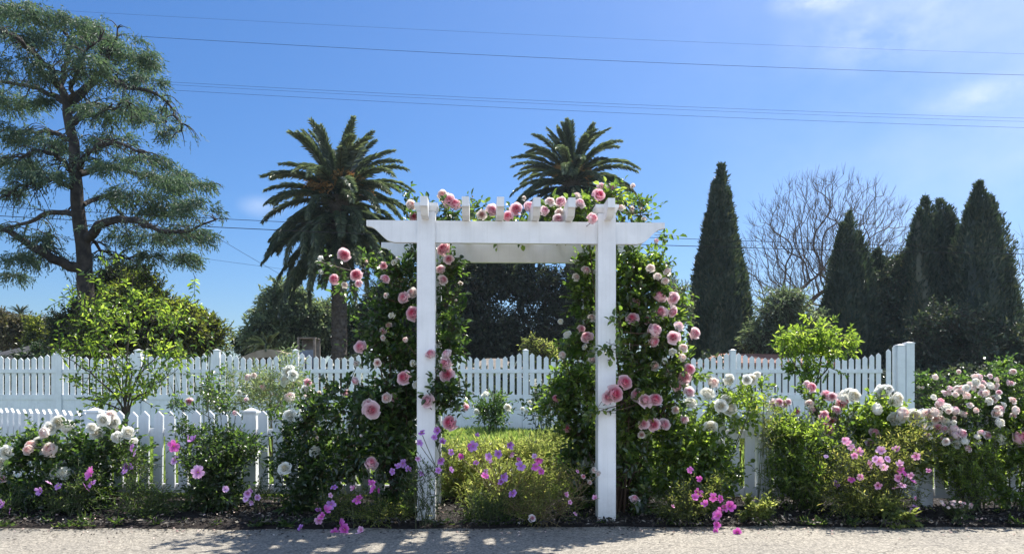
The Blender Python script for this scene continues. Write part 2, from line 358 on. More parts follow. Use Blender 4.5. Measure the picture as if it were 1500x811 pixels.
# far fence
FZ=17.0
PK_FAR=picket_mesh('picket',.104,1.0,.022,M['vinyl2'],.05)
def far_fence():
    s=FPX/FZ
    pxs=[-142,-27,88,203,318,433,545,658,770,882,978,1073,1188,1296]
    x0=(pxs[0]-750)/s
    root=thing('picket_fence','tall white semi-private fence of scalloped pickets over solid boards, across the back of the lawn','fence',(x0,FZ,0))
    post=bevelled_box_mesh('post',(-.063,-.063,0),(.063,.063,1.86),M['vinyl2'],.006); cap=cap_mesh('post_cap',.126,M['vinyl2'])
    for i,p in enumerate(pxs):
        X=(p-750)/s-x0
        if i<len(pxs)-1:
            o=inst('post',post,root,(X,0,0)); inst('post_cap',cap,o,(0,0,1.8602))
    for i in range(len(pxs)-1):
        a=(pxs[i]-750)/s-x0+.063; b=(pxs[i+1]-750)/s-x0-.063; L=b-a
        last=i==len(pxs)-2
        pan=thing('picket_panel',None,None,(0,0,0)); pan.parent=root; pan.location=(a,0,0)
        g=Geo(); g.box((0,-.014,.06),(L,.014,.82))
        for k in range(1,8): g.box((L*k/8-.004,-.0165,.1),(L*k/8+.004,.0165,.78))
        me=g.mesh('lower_boards',M['vinyl2']); inst('lower_boards',me,pan,(0,0,0))
        for z0,z1 in ((.03,.15),(.78,.89),(1.37,1.455)):
            g=Geo(); g.box((0,-.026,z0),(L,.026,z1)); inst('rail',g.mesh('rail',M['vinyl2']),pan,(0,0,0))
        k=max(1,int(round(L/.152)))
        for j in range(k):
            t=(j+.5)/k; dip=.13*math.sin(math.pi*t)**1.0
            inst('picket',PK_FAR,pan,(t*L,-.0,.835-dip*1.0))
    # end section rising to the tall gate post
    a=(1292-750)/s-x0+.063; pan=thing('picket_panel',None,None); pan.parent=root; pan.location=(a,0,0); L=.3
    g=Geo(); g.box((0,-.014,.06),(L,.014,.82)); inst('lower_boards',g.mesh('lower_boards',M['vinyl2']),pan,(0,0,0))
    for j in range(2): inst('picket',PK_FAR,pan,(.08+.14*j,0,.9+.08*j))
    tall=bevelled_box_mesh('end_post',(-.09,-.09,0),(.09,.09,2.02),M['vinyl2'],.006); cp=cap_mesh('post_cap',.18,M['vinyl2'])
    o=inst('end_post',tall,root,(a+.33,0,-.05)); inst('post_cap',cp,o,(0,0,2.0202))
    o=inst('end_post',tall,root,(a+.33+.183,-.03,-.0)); inst('post_cap',cp,o,(0,0,2.0202))
far_fence()

# ------------------------------------------------------------------ arbor
def arbor():
    z=5.4; c=W((624.5+890)/2,767,z); yaw=R(2.3)
    root=thing('garden_arbor','white wooden rose arbor with six rafters over two long beams, at the road edge','arbor',(c[0],c[1],.0),yaw)
    hs=.64; Dp=.76; m=M['vinyl']
    def P(name,a,b,bev=.004): return inst(name,bevelled_box_mesh(name,a,b,m,bev),root,(0,0,0))
    for sx in (-1,1):
        for y in (0,Dp):
            y0=y-.0; x=sx*hs
            if y==0:
                P('post',(x-.064,y0,0.005),(x+.064,y0+.128,2.205))
                g=Geo(); a_,c_=.064,.082; yc=y0+.064
                g.add([(x-a_,yc-a_,2.2051),(x+a_,yc-a_,2.2051),(x+a_,yc+a_,2.2051),(x-a_,yc+a_,2.2051),(x-c_,yc-c_,2.24),(x+c_,yc-c_,2.24),(x+c_,yc+c_,2.24),(x-c_,yc+c_,2.24),(x-c_,yc-c_,2.262),(x+c_,yc-c_,2.262),(x+c_,yc+c_,2.262),(x-c_,yc+c_,2.262)],
                  [(0,1,5,4),(1,2,6,5),(2,3,7,6),(3,0,4,7),(4,5,9,8),(5,6,10,9),(6,7,11,10),(7,4,8,11),(8,9,10,11)])
                inst('post_cap',g.mesh('post_cap',m),root,(0,0,0))
            else: P('post',(x-.064,y0,0.005),(x+.064,y0+.128,1.985))
    def beam(y):
        # profile in x-z with ogee ends
        top=2.145; bot=1.99; L0=-1.06; L1=1.06
        pr=[(L1,top),(L1,top-.04)]
        for k in range(9):
            t=k/8; pr.append((L1-.02-.16*t, top-.045-.105*(.5-.5*math.cos(math.pi*t))))
        pr.append((L1-.2,bot))
        right=pr; left=[(-x,zz) for x,zz in pr][::-1]
        n=len(right); g=Geo(); th=.04
        v=[]; 
        for y_ in (y-th/2,y+th/2):
            for i in range(n): v+= [(right[i][0],y_,right[i][1]),(-right[i][0],y_,right[i][1])]
        q=[]
        for i in range(n-1):
            a=2*i; q.append((a,a+1,a+3,a+2)); bb=2*n; q.append((bb+a,bb+a+2,bb+a+3,bb+a+1))
            q.append((a,a+2,bb+a+2,bb+a)); q.append((a+1,bb+a+1,bb+a+3,a+3))
        q.append((0,2*n,2*n+1,1)); e=2*(n-1); q.append((e,e+1,2*n+e+1,2*n+e))
        g.add(v,q); o=inst('beam',g.mesh('beam',m),root,(0,0,0))
    beam(.045); beam(Dp+.083)
    # rafters
    def rafter(x,lean=0):
        top=2.268; bot=2.147; y0=-.17; y1=Dp+.3
        pr=[]  # (y,z)
        pr=[(y0,top),(y0,top-.065)]+[(y0+.008+.07*t,top-.067-.052*(.5-.5*math.cos(math.pi*t))) for t in np.linspace(0,1,6)]
        n=len(pr); th=.05; g=Geo(); v=[]
        mirror=[(y1-(yy-y0),zz) for yy,zz in pr]
        for xx in (x-th/2,x+th/2):
            for i in range(n): v+=[(xx,pr[i][0],pr[i][1]),(xx,mirror[i][0],mirror[i][1])]
        q=[]
        for i in range(n-1):
            a=2*i; bb=2*n
            q+=[(a,a+1,a+3,a+2),(bb+a,bb+a+2,bb+a+3,bb+a+1),(a,a+2,bb+a+2,bb+a),(a+1,bb+a+1,bb+a+3,a+3)]
        q+=[(0,2*n,2*n+1,1)]; e=2*(n-1); q+=[(e,e+1,2*n+e+1,2*n+e)]
        g.add(v,q); inst('rafter',g.mesh('rafter',m),root,(0,0,0))
    for x in (-.643,-.36,-.12,.13,.37,.643): rafter(x)
    # side ladder rungs
    for sx in (-1,1):
        x=sx*hs
        for k in range(6):
            zc=.35+.3*k; P('side_rung',(x-.012,.129,zc),(x+.012,Dp-.001,zc+.04),.002)
        P('side_rail',(x-.011,Dp/2+.04,.2),(x+.011,Dp/2+.08,1.9),.002)
arbor()

# ------------------------------------------------------------------ flowers
def petal_attr(me,vals):
    a=me.attributes.new('petal','FLOAT_COLOR','POINT'); a.data.foreach_set('color',np.asarray(vals,np.float32).ravel())
def rose(name,mat,openf=1.0,npet=26,seed=0):
    r=np.random.default_rng(seed); V=[];A=[];Q=[]; nu,nv=7,6; cnt=0
    for i in range(npet):
        t=i/(npet-1); phi=i*2.39996+r.normal(0,.12)
        Rt=.07+.36*t**.85; thm=R(138-(40+8*openf)*t+r.normal(0,4)); z0=(.2-.2*t)+r.normal(0,.008)
        aw=R(70-22*t)*(1.25 if t<.15 else 1)
        for j in range(nv):
            vv=j/(nv-1); th=R(12)+(thm-R(12))*vv
            rho=Rt*math.sin(th); z=z0-Rt*math.cos(th)*(1.0-.1*t)
            fl=max(0,vv-.62)/.38; rho+=fl**1.5*(.02+.15*openf*t**2.2); z+=fl*(.05-.09*openf*t**3)
            for a in range(nu):
                u=(a/(nu-1))*2-1; wf=.35+.65*math.sin(math.pi*(.12+.55*vv))
                rr=rho*(1+.035*math.sin(u*5+i*2)*vv+.05*u*t); ph=phi+u*aw*wf
                zz=z-(abs(u)**2.5)*.13*vv*(.4+t)+.018*vv*math.sin(u*6+i*1.7)
                V.append((rr*math.cos(ph),rr*math.sin(ph),zz)); A.append((min(1,.85*t+.15*vv*t),vv,0,1))
        for j in range(nv-1):
            for a in range(nu-1):
                q=cnt+j*nu+a; Q.append((q,q+1,q+nu+1,q+nu))
        cnt+=nu*nv
    V=np.array(V); V[:,2]-=.1; rr_=np.percentile(np.hypot(V[:,0],V[:,1]),97); V*=.5/rr_ if npet>12 else .28/rr_
    g=Geo(); g.add(V,Q)
    nb=g.n
    # calyx and short stem
    g.tube([(0,0,-.55),(0,.01,-.3),(0,0,-.14),(0,0,-.02)],[.025,.03,.09,.12],7,m=1)
    P=np.tile([0,0,-.05],(5,1)); an=np.arange(5)*2*math.pi/5; D=np.stack([np.cos(an),np.sin(an),-.3+0*an],1)
    g.leaves(P,D,np.tile([0,0,1.],(5,1)),.35,.1,.1,.1,m=1,simple=True)
    me=g.mesh(name,[mat,M['calyx']],smooth=True)
    A+= [(0,0,0,1)]*(g.n-len(A)); petal_attr(me,A); return me
def bud(name,mat,seed=0): return rose(name,mat,.12,9,seed)
def daisy(name,mat,npet=5,seed=0,wide=.62,notch=.12,cup=.15):
    r=np.random.default_rng(seed); V=[];A=[];Q=[];cnt=0; nu,nv=5,5
    for i in range(npet):
        phi=i*2*math.pi/npet+r.normal(0,.07); L=.5*r.uniform(.88,1.08); tl=cup+r.normal(0,.09)
        for j in range(nv):
            vv=j/(nv-1)
            for a in range(nu):
                u=(a/(nu-1))*2-1; w=wide*math.sin(math.pi*(.06+.62*vv))*.32
                rr=.03+L*vv*(1-notch*(1-abs(math.sin(u*2.8)))*(vv>.9)*.9) - .06*u*u*vv
                lx=rr; ly=u*w; zz=tl*L*vv+.03*math.cos(u*3+i)*vv-.12*L*vv**3
                V.append((lx*math.cos(phi)-ly*math.sin(phi),lx*math.sin(phi)+ly*math.cos(phi),zz)); A.append((vv*.9,.2+.3*abs(u),0,1))
        for j in range(nv-1):
            for a in range(nu-1):
                b=cnt+j*nu+a; Q.append((b,b+1,b+nu+1,b+nu))
        cnt+=nu*nv
    g=Geo(); g.add(V,Q); g.tube([(0,0,-.4),(0,.02,-.2),(0,0,-.01)],[.018,.02,.05],5,m=1); g.tube([(0,0,0),(0,0,.05)],[.055,.05],7,m=2)
    me=g.mesh(name,[mat,M['calyx'],M['stamen']],smooth=True); A+=[(0,0,0,1)]*(g.n-len(A)); petal_attr(me,A); return me
RO={}
for k in ('pink','pale','white','blush'):
    RO[k]=[rose('rose_bloom',M[k],o,n_,s) for o,n_,s in ((1,24,1),(.7,20,2),(1.3,27,3),(.4,18,4),(1.6,26,5),(.12,13,6))]
    RO[k+'_bud']=[bud('rose_bud',M[k],7)]
for k,n_ in (('magenta',5),('purple',5),('lilac',6),('pinklight',5)):
    RO[k]=[daisy('flower_head',M[k],n_,1,.62),daisy('flower_head',M[k],n_,2,.66,.1,.5),daisy('flower_head',M[k],n_,3,.56,.15,.1),daisy('flower_head',M[k],n_,4,.6,.15,.8)]
def dir_rot(d,spin):
    return (Vector(d).to_track_quat('Z','Y')@Matrix.Rotation(spin,3,'Z').to_quaternion()).to_euler()
def bloom(root,kind,p,size,d=None,name='bloom'):
    d=np.array(d if d is not None else (0,-1,.4))+np.array([random.gauss(0,.4),random.gauss(0,.2),random.gauss(0,.32)])*(1.6 if kind.split('_')[0] in ('magenta','purple','lilac','pinklight') else 1)
    sc=size*(.84 if kind.split('_')[0] in ('magenta','purple','lilac','pinklight') else (.92 if kind=='white' else .94))
    o=np.array(root.location)
    return inst(name,random.choice(RO[kind]),root,np.array(p)-o,dir_rot(d,random.uniform(0,6.28)),sc)

# ------------------------------------------------------------------ foliage sampler
def unit(v): return v/(np.linalg.norm(v,axis=-1,keepdims=True)+1e-9)
def spray(g,rs,blobs,nleaf=6,tw=.16,L=.045,Wd=.026,up=.35,droop=.5,twig_r=.0012,clump=12,simple=False,spread=.85,m=0,tm=1,cr=.3,rad=.5,outw=.6,leafup=1.2,fold=.22,curl=.15):
    """blobs: (centre(3), radii(3), number of twigs)"""
    for c,r,n in blobs:
        c=np.array(c,float); r=np.array(r,float); n=int(n)
        if n<1: continue
        k=max(2,n//clump)
        cd=unit(rs.normal(size=(k,3)))*rs.random((k,1))**rad
        idx=rs.integers(0,k,n)
        off=cd[idx]*.92+rs.normal(size=(n,3))*cr*.5
        ln=np.linalg.norm(off,axis=1,keepdims=True); off=np.where(ln>1.12,off/ln*1.12,off)
        p0=c+off*r; p0[:,2]=np.maximum(p0[:,2],.05)
        d=unit(unit(off)*outw+rs.normal(size=(n,3))*.6+[0,0,up])
        tl=tw*rs.uniform(.6,1.3,n)[:,None]
        p1=p0+d*tl-np.array([0,0,1])*droop*tl*.35
        if twig_r: g.sticks(p0-d*tl*.3,p1,twig_r*1.5,twig_r,3,m=tm)
        s=(np.arange(nleaf)+.6)/nleaf
        lp=p0[:,None]+d[:,None]*tl[:,None]*s[None,:,None]-np.array([0,0,1])*droop*tl[:,None]*.35*(s**2)[None,:,None]
        side=unit(np.cross(d,rs.normal(size=(n,3))))
        sg=np.where(np.arange(nleaf)%2==0,1,-1)
        ld=d[:,None]*.55+side[:,None]*sg[None,:,None]*spread+rs.normal(size=(n,nleaf,3))*.28-np.array([0,0,1])*droop*.4
        ld[:,-1]=d+rs.normal(size=(n,3))*.2
        nn=rs.normal(size=(n,nleaf,3))*.55+np.array([0,-.15,leafup])
        lp=lp.reshape(-1,3); lp[:,2]=np.maximum(lp[:,2],.03)
        N_=len(lp); Ls=L*rs.uniform(.55,1.25,N_)
        g.leaves(lp,ld.reshape(-1,3),nn.reshape(-1,3),Ls,Ls*(Wd/L)*rs.uniform(.85,1.15,N_),fold,curl,m=m,simple=simple)
def B(px,py,rx,ry,z,rz,n): return (W(px,py,z),(S(rx,z),rz,S(ry,z)),n)

def canes(g,rs,base,tips,r0=.006,r1=.002,wob=.05,m=0,sides=5):
    for tp in tips:
        b=np.array(base)+rs.normal(size=3)*[.05,.05,0]; b[2]=.0; tp=np.array(tp); n=8
        t=np.linspace(0,1,n)[:,None]; mid=(b+tp)/2+rs.normal(size=3)*wob*np.linalg.norm(tp-b); mid[2]=(b[2]+tp[2])*.55
        p=(1-t)**2*b+2*t*(1-t)*mid+t*t*tp
        g.tube(p,np.linspace(r0,r1,n),sides,m=m)

def plant(name,label,cat,base_px,z,blobs,leafmat_,blooms=(),group=None,cane=None,ncane=8,seed=1,stem_mat='cane',bz=None,bdir=None,leafname='foliage',dens=.6,buds=0,budkind='pale_bud',**kw):
    """blobs [(px,py,rx,ry,z,rz,n)], blooms [(kind,px,py,size_px[,z])]"""
    r=np.random.default_rng(seed); random.seed(seed)
    base=W(base_px,HZ,z); root=thing(name,label,cat,(base[0],z,.02),group=group)
    bl=[B(*b[:6],b[6]*dens) for b in blobs]
    g=Geo(); spray(g,r,bl,**kw); g.build(leafname,[M[leafmat_],M[stem_mat]],root)
    g=Geo(); tips=[]
    bc=[q for q in bl if abs(q[0][0]-base[0])<(.3 if cat=='climbing rose' else 9)]; wsum=float(sum(b[2] for b in bc))
    for _ in range(ncane):
        c,rr,_n=bc[r.choice(len(bc),p=[b[2]/wsum for b in bc])]; tips.append(c+unit(r.normal(size=3))*rr*.6+[0,0,rr[2]*.2])
    canes(g,r,(base[0],z,0),tips,cane or .006)
    bzz=bz if bz is not None else z-.2
    for b in blooms:
        kind,px,py,sp=b[:4]; zz=b[4] if len(b)>4 else bzz+r.uniform(-.06,.14)
        p=W(px,py,zz); d=bdir or (0,-1,.35)
        nm={'rose':'rose_bloom'}.get(name,'flower')
        if kind in('pink','pale','white','blush') or '_bud' in kind: nm='rose_bloom' if '_bud' not in kind else 'rose_bud'
        bloom(root,kind,p,S(sp,zz)*1.0,d,nm)
        # stem running back into the plant
        c=min(bl,key=lambda q:np.linalg.norm(q[0]-p)); q=c[0]+r.normal(size=3)*c[1]*.25; q[2]=min(q[2],p[2]-.02)
        t=np.linspace(0,1,5)[:,None]; mid=(p+q)/2+[0,.03,-.03]
        pp=p+np.array([0,.03,-.02]); curve=(1-t)**2*pp+2*t*(1-t)*mid+t*t*q
        g.tube(curve,np.linspace(.0024,.0032,5),5)
    for _ in range(buds):
        c,rr,_n=bl[r.integers(len(bl))]; u=unit(r.normal(size=3)+[0,-.5,.3]); q=c+u*rr*.95
        bloom(root,budkind,q,r.uniform(.03,.055),u,'rose_bud'); g.tube(np.array([q,q+[0,.02,-.05],q*.7+c*.3]),[.0014,.0016,.002],4)
    g.build('stems',M[stem_mat],root)
    return root

exec_ok=True
# ------------------------------------------------------------------ climbing roses on the arbor
CR=dict(dens=.54,nleaf=6,tw=.13,L=.05,Wd=.033,up=.15,droop=.5,clump=10,cr=.34)
plant('climbing_rose','climbing rose with dark leaves and pink blooms covering the left post of the arbor','climbing rose',585,5.75,[
 (592,415,24,50,5.85,.2,130),(566,470,44,66,5.85,.22,300),(588,560,32,90,5.8,.25,620),(590,670,30,85,5.75,.25,560),
 (548,600,48,60,5.75,.25,360),(490,590,50,42,5.75,.2,130),(515,660,48,60,5.75,.25,260),(520,400,40,26,5.8,.15,60),
 (608,345,14,50,5.85,.15,90),(655,430,16,75,6.0,.18,200),(650,505,30,40,5.7,.15,130),(668,590,26,40,5.45,.1,75),(638,545,24,30,5.4,.08,70),
 (640,615,16,30,5.4,.06,30),(655,315,30,20,5.8,.2,70),(575,740,40,28,5.65,.2,200),(460,620,35,55,5.8,.2,90),(625,300,30,12,5.8,.2,25)],
 'rose_leaf',[('pink',504,373,20),('pink',489,408,17),('pink',521,402,18),('pink',562,389,13),('pink',565,407,14),('pink',591,435,19),
 ('pale',603,428,17),('pink',604,458,22),('pink',527,507,20),('pink',590,552,22),('pink',545,600,26,5.45),('blush',538,592,18,5.5),('pale',565,582,16),
 ('pink',577,583,14),('pink',624,586,22,5.3),('pink',544,677,22,5.45),('pink',655,548,22,5.35),('blush',652,531,20,5.35),('pink',630,517,16,5.35),
 ('blush',653,517,17,5.35),('pink',658,618,24,5.3),('pink_bud',683,596,22,5.3),('pink',649,364,22,5.75),('blush',645,394,16,5.8),('pink',657,379,15,5.7),('blush',650,409,15,5.8),
 ('pale_bud',675,415,14,5.8),('pink',658,293,22,5.6),('pink',667,298,18,5.6),('pale',648,285,18,5.7),('pale',603,299,17,5.6),('pink',606,317,14,5.7),
 ('pale',569,476,10),('pale',561,494,9),('blush',561,485,12),('white_bud',573,461,20),('pale',593,497,9),('white_bud',605,532,22,5.4),
 ('pale',553,531,12),('white',611,563,16,5.4),('pale_bud',521,532,20),('blush',519,558,13),('white_bud',577,383,18),('pale_bud',565,432,18),('white_bud',468,378,18),('white_bud',470,397,16),('blush',525,415,13),('pale',505,417,10)],
 ncane=22,buds=22,cane=.008,seed=21,stem_mat='cane_red',bz=5.5,bdir=(-.1,-1,.3),**CR)
plant('climbing_rose','climbing rose in full pink bloom sprawling over the top and right post of the arbor','climbing rose',905,5.75,[
 (918,420,24,60,5.8,.22,330),(955,460,42,65,5.8,.25,560),(985,540,30,45,5.75,.2,250),(930,545,28,70,5.75,.25,480),
 (928,640,26,62,5.75,.25,420),(922,720,22,38,5.7,.2,160),(965,600,36,32,5.7,.2,200),(945,395,28,26,5.85,.2,160),(985,425,16,24,5.8,.12,40),
 (855,455,20,65,6.05,.2,260),(846,555,30,60,6.05,.22,400),(852,650,24,60,6.0,.2,330),(812,596,24,30,6.0,.15,90),(862,392,13,30,6.05,.15,90),(855,725,16,36,5.95,.15,110),
 (888,598,14,20,5.38,.05,14),(893,505,14,14,5.38,.05,12),(910,478,12,14,5.4,.05,14),(745,321,42,5,5.85,.25,60),(830,318,50,7,5.85,.28,120),(866,302,20,15,5.85,.25,80),(905,300,22,20,5.8,.25,80),(925,318,22,14,5.8,.2,45),(690,317,24,8,5.8,.2,50),(960,345,14,12,5.7,.1,8),(940,305,20,16,5.7,.1,12)],
 'rose_leaf_light',[('pink',967,432,21),('pink',987,437,19),('blush',931,445,19),('pink',926,465,19),('pink',967,455,21),('blush',987,457,18),('pink',950,468,17),
 ('pink',960,482,23),('blush',996,475,17),('pink',1019,488,18),('pink',986,493,20),('pink',959,500,18),('pale',960,535,15),('pink',1010,540,19),('pink',1003,552,21),
 ('pink',992,565,18),('blush',1010,573,17),('pink',916,559,23,5.32),('pink',902,576,26,5.28),('pink',890,581,20,5.3),('blush',933,577,21),('pink',946,584,23),('pink',961,583,20),
 ('pink',943,620,17),('pink',958,621,20),('blush',974,621,18),('blush',1002,614,13),('pink',814,583,13,5.85),('pink',831,627,13,5.85),('blush',930,729,16,5.45),
 ('pink',859,492,19,5.8),('pink',852,481,12,5.8),('pale',824,519,13,5.8),('blush',859,395,15,5.85),('pale',845,405,12,5.85),('pale',867,464,13,5.8),('white',821,470,10,5.85),
 ('white',830,489,13,5.85),('pale',953,392,14),('pale',964,404,13),('pale',977,396,12),('pale',975,411,12),('pale',1002,508,14),('pale',1000,523,14),('white',985,515,13),('pale',978,546,12),
 ('pale',990,600,12),('white',975,528,11),('pale',868,525,12,5.7),('white',857,508,9,5.8),('pale',941,605,12),('pale',940,636,11),
 ('pale',706,314,15,5.6),('pink',721,307,19,5.6),('pink',744,316,17,5.55),('pink',756,306,20,5.6),('pink',776,301,19,5.6),('blush',798,308,16,5.6),('pale',806,294,15,5.6),
 ('blush',821,295,18,5.6),('blush',818,320,17,5.45),('pale',819,311,14,5.5),('pale',845,285,15,5.7),('blush',850,296,17,5.6),('pink',869,319,18,5.3),('pink',878,285,20,5.5),('pink',882,273,14,5.7),
 ('blush',896,274,15,5.7),('pale',909,303,12),('pale_bud',928,272,16),('pale_bud',926,306,18),('pale_bud',944,320,16),('blush_bud',962,352,16),('pale_bud',768,290,14,5.7),('pale',893,288,12,5.8),('pale',835,300,12,5.7)],
 ncane=26,buds=9,cane=.009,seed=22,stem_mat='cane_red',bz=5.5,bdir=(.1,-1,.35),**CR)

# ------------------------------------------------------------------ bed plants left of the arbor (left to right)
RB=dict(nleaf=6,tw=.11,L=.042,Wd=.027,up=.4,droop=.4,clump=9,cr=.34)
plant('rose_bush','low white rose bush at the far left end of the bed beside the road','rose bush',30,5.9,[
 (20,700,50,45,5.9,.3,300),(60,690,40,45,5.9,.25,260),(-20,660,30,40,5.9,.2,120),(40,740,50,25,5.8,.2,160)],
 'rose_leaf',[('white',8,662,20),('white',2,677,18),('pale',40,658,16),('blush',3,700,12),('white',-6,690,18),('white',72,697,12)],
 ncane=14,seed=31,bz=5.7,**RB)
plant('rose_bush','white rose bush with big blush-white clusters in front of the angled picket fence','rose bush',112,6.0,[
 (80,665,45,45,6.0,.25,260),(130,665,40,45,5.95,.25,300),(165,680,34,45,5.9,.25,260),(105,715,55,35,5.85,.25,280),(175,640,20,30,6.0,.15,80)],
 'rose_leaf',[('white',85,618,22),('white',74,625,20),('white',95,624,22),('pale',63,634,18),('white',65,655,20),('pale',72,657,24),('white',56,646,18),('white',150,615,20),('white',163,618,24),('white',176,630,20),('white',188,632,20),
 ('white',141,634,20),('pale',160,607,18),('white',90,683,20),('white',80,690,22),('white',93,692,20),('blush',78,700,18),('white',170,640,18),('white',195,645,14),('pale',44,650,16),('white',134,625,16)],
 ncane=16,seed=32,bz=5.75,**RB)
CS=dict(nleaf=8,tw=.13,L=.03,Wd=.008,up=.7,droop=.3,clump=8,cr=.4)
plant('mallow_plant','low mallow with one big magenta flower at the foot of the left white roses','flowering plant',125,5.6,[
 (120,715,28,30,5.6,.12,120),(90,735,40,18,5.55,.15,100)],'fern_dark',[('magenta',134,693,26,5.45),('purple',125,712,20,5.45),('purple',134,708,18,5.45),('purple',60,719,16,5.5),('purple',85,712,14,5.5),('lilac',72,706,12,5.5)],ncane=8,seed=33,**CS)
plant('mallow_plant','small purple-flowered mallow at the bottom left corner beside the road','flowering plant',8,5.5,[
 (10,745,30,16,5.5,.12,90)],'fern_dark',[('purple',5,741,16,5.4),('purple',14,748,13,5.4),('lilac',0,735,12,5.4)],ncane=5,seed=34,**CS)
plant('mallow_plant','leggy mallow with purple flowers between the white roses and the picket fence','flowering plant',196,5.8,[
 (195,690,22,40,5.8,.1,90)],'fern_dark',[('purple',193,655,17),('lilac',197,663,14),('purple',187,683,17),('purple',182,690,13)],ncane=6,seed=35,bz=5.7,**CS)
plant('fern_plant','low feathery green foliage on the road edge left of the dark bush','plant',222,5.5,[
 (225,745,36,24,5.55,.15,230),(195,735,26,20,5.6,.12,110),(245,718,22,22,5.6,.1,70)],'fern_dark',[],ncane=6,seed=36,**CS)
plant('shrub','dark upright bush with arching rose canes before the picket fence, lilac flower on it','bush',318,5.85,[
 (318,690,40,50,5.85,.25,560),(312,730,40,28,5.8,.22,330),(338,650,34,35,5.9,.2,240),(285,650,22,35,5.95,.15,90),(300,610,38,28,5.95,.15,70),(355,650,22,25,5.95,.12,90),(318,568,34,24,6.0,.15,28)],
 'rose_leaf',[('magenta',255,653,24,5.6),('lilac',256,674,20,5.65),('purple',284,645,18,5.6),('purple',276,642,14,5.65),('lilac',290,691,26,5.45),('lilac',330,716,12,5.5),('lilac',363,722,14,5.5),('lilac',360,730,12,5.5),
 ('blush',277,587,12,5.9),('blush_bud',343,604,16,5.9),('blush_bud',360,585,16,5.9)],ncane=26,cane=.005,seed=37,nleaf=6,tw=.12,L=.036,Wd=.02,up=.7,droop=.2,clump=9,cr=.34)
plant('mallow_plant','pale lilac mallow at the foot of the fence post left of the white rose canes','flowering plant',372,5.75,[(372,735,20,24,5.75,.1,60)],'fern_dark',[('lilac',368,720,12,5.6),('lilac',377,728,13,5.6),('lilac',369,735,10,5.6)],ncane=5,seed=38,**CS)
plant('rose_bush','tall thin white rose bush standing left of the arbor foliage with one low white bloom','rose bush',440,5.85,[
 (440,690,34,50,5.85,.22,300),(445,640,28,40,5.9,.18,130),(415,625,30,25,5.9,.15,50),(440,735,36,24,5.8,.2,170),(475,690,24,50,5.8,.2,200),(448,590,26,22,5.9,.12,40)],
 'rose_leaf',[('white',417,684,20,5.6),('white',445,617,24,5.8),('white',424,607,20,5.85),('white',461,659,18,5.75),('white',446,570,16,5.9),('white',453,582,18,5.9),('pink',451,560,12,5.9),('pale_bud',468,576,18),('pale',478,570,14),('blush',508,575,13),('blush_bud',497,640,16)],
 ncane=22,seed=39,bz=5.75,**RB)
plant('pelargonium','trailing pelargonium with magenta flowers spilling over the road edge left of the arbor','flowering plant',520,5.35,[
 (530,745,50,22,5.4,.14,200),(560,760,34,14,5.35,.12,110),(490,745,26,20,5.35,.1,60)],'fern_leaf',[
 ('magenta',548,716,19,5.25),('magenta',545,708,14,5.3),('pinklight',519,715,13,5.3),('magenta',522,733,17,5.2),('magenta',526,728,12,5.2),('purple',489,713,14,5.25),('purple',485,738,18,5.15),('magenta',477,747,18,5.1),('pinklight',467,761,18,5.1),('magenta',472,756,15,5.1),
 ('magenta',498,768,20,5.1),('magenta',505,775,20,5.1),('pinklight',508,784,17,5.05),('magenta',490,779,16,5.1),('pinklight',529,776,14,5.1),('pinklight',484,725,10,5.2),('purple',441,773,14,5.15),('purple',466,746,12,5.15),('pinklight',524,783,11,5.05),('magenta',555,718,10,5.3)],
 ncane=12,seed=40,**CS)
plant('mallow_plant','purple-flowered mallow climbing in front of the left arbor post','flowering plant',626,5.3,[
 (625,735,24,36,5.3,.08,70),(640,690,20,34,5.3,.08,22),(615,700,20,30,5.3,.08,18)],'fern_dark',[
 ('purple',618,633,15),('purple',615,648,14),('purple',641,630,15),('purple',636,640,12),('purple',575,690,13,5.4),('purple',590,678,16,5.4),('purple',598,686,14,5.4),('purple',584,683,13,5.4),('purple',648,647,13),('purple',645,674,15),('purple',661,662,14),('purple',661,687,13),('purple',642,688,12),('purple',619,691,12),('lilac',612,671,10)],
 ncane=16,cane=.0025,seed=41,bz=5.2,**CS)
# ------------------------------------------------------------------ under the arch
plant('cosmos_plant','spreading yellow-green cosmos with purple flowers filling the arch opening','flowering plant',745,6.3,[
 (740,680,60,26,6.9,.35,520),(690,690,40,34,6.6,.3,420),(780,690,50,36,6.8,.3,560),(745,715,70,26,6.2,.25,480),(660,690,20,40,6.4,.25,160),(825,690,30,40,6.9,.25,330),(740,748,60,16,5.7,.15,150),(820,650,26,18,7.2,.2,130)],
 'lime_leaf',[('purple',693,653,20),('magenta',688,655,14),('purple',746,651,15),('purple',730,664,16),('pinklight',717,673,13),('purple',763,682,21,5.3),('magenta',788,672,17,5.3),('magenta',785,683,20,5.3),('magenta',793,690,12,5.3),
 ('purple',737,698,17,5.3),('purple',734,705,13,5.3),('magenta',710,698,16,5.3),('purple',751,722,18,5.25),('purple',716,668,15),('purple',697,677,12),('magenta',676,668,12),('pinklight',748,664,12),('lilac',783,668,10),('purple',699,638,9),('pinklight',711,691,10),('magenta',760,672,11)],
 ncane=34,cane=.003,seed=42,bz=5.5,dens=.95,nleaf=9,tw=.16,L=.046,Wd=.012,up=.9,droop=.3,clump=8,cr=.4,stem_mat='dead')
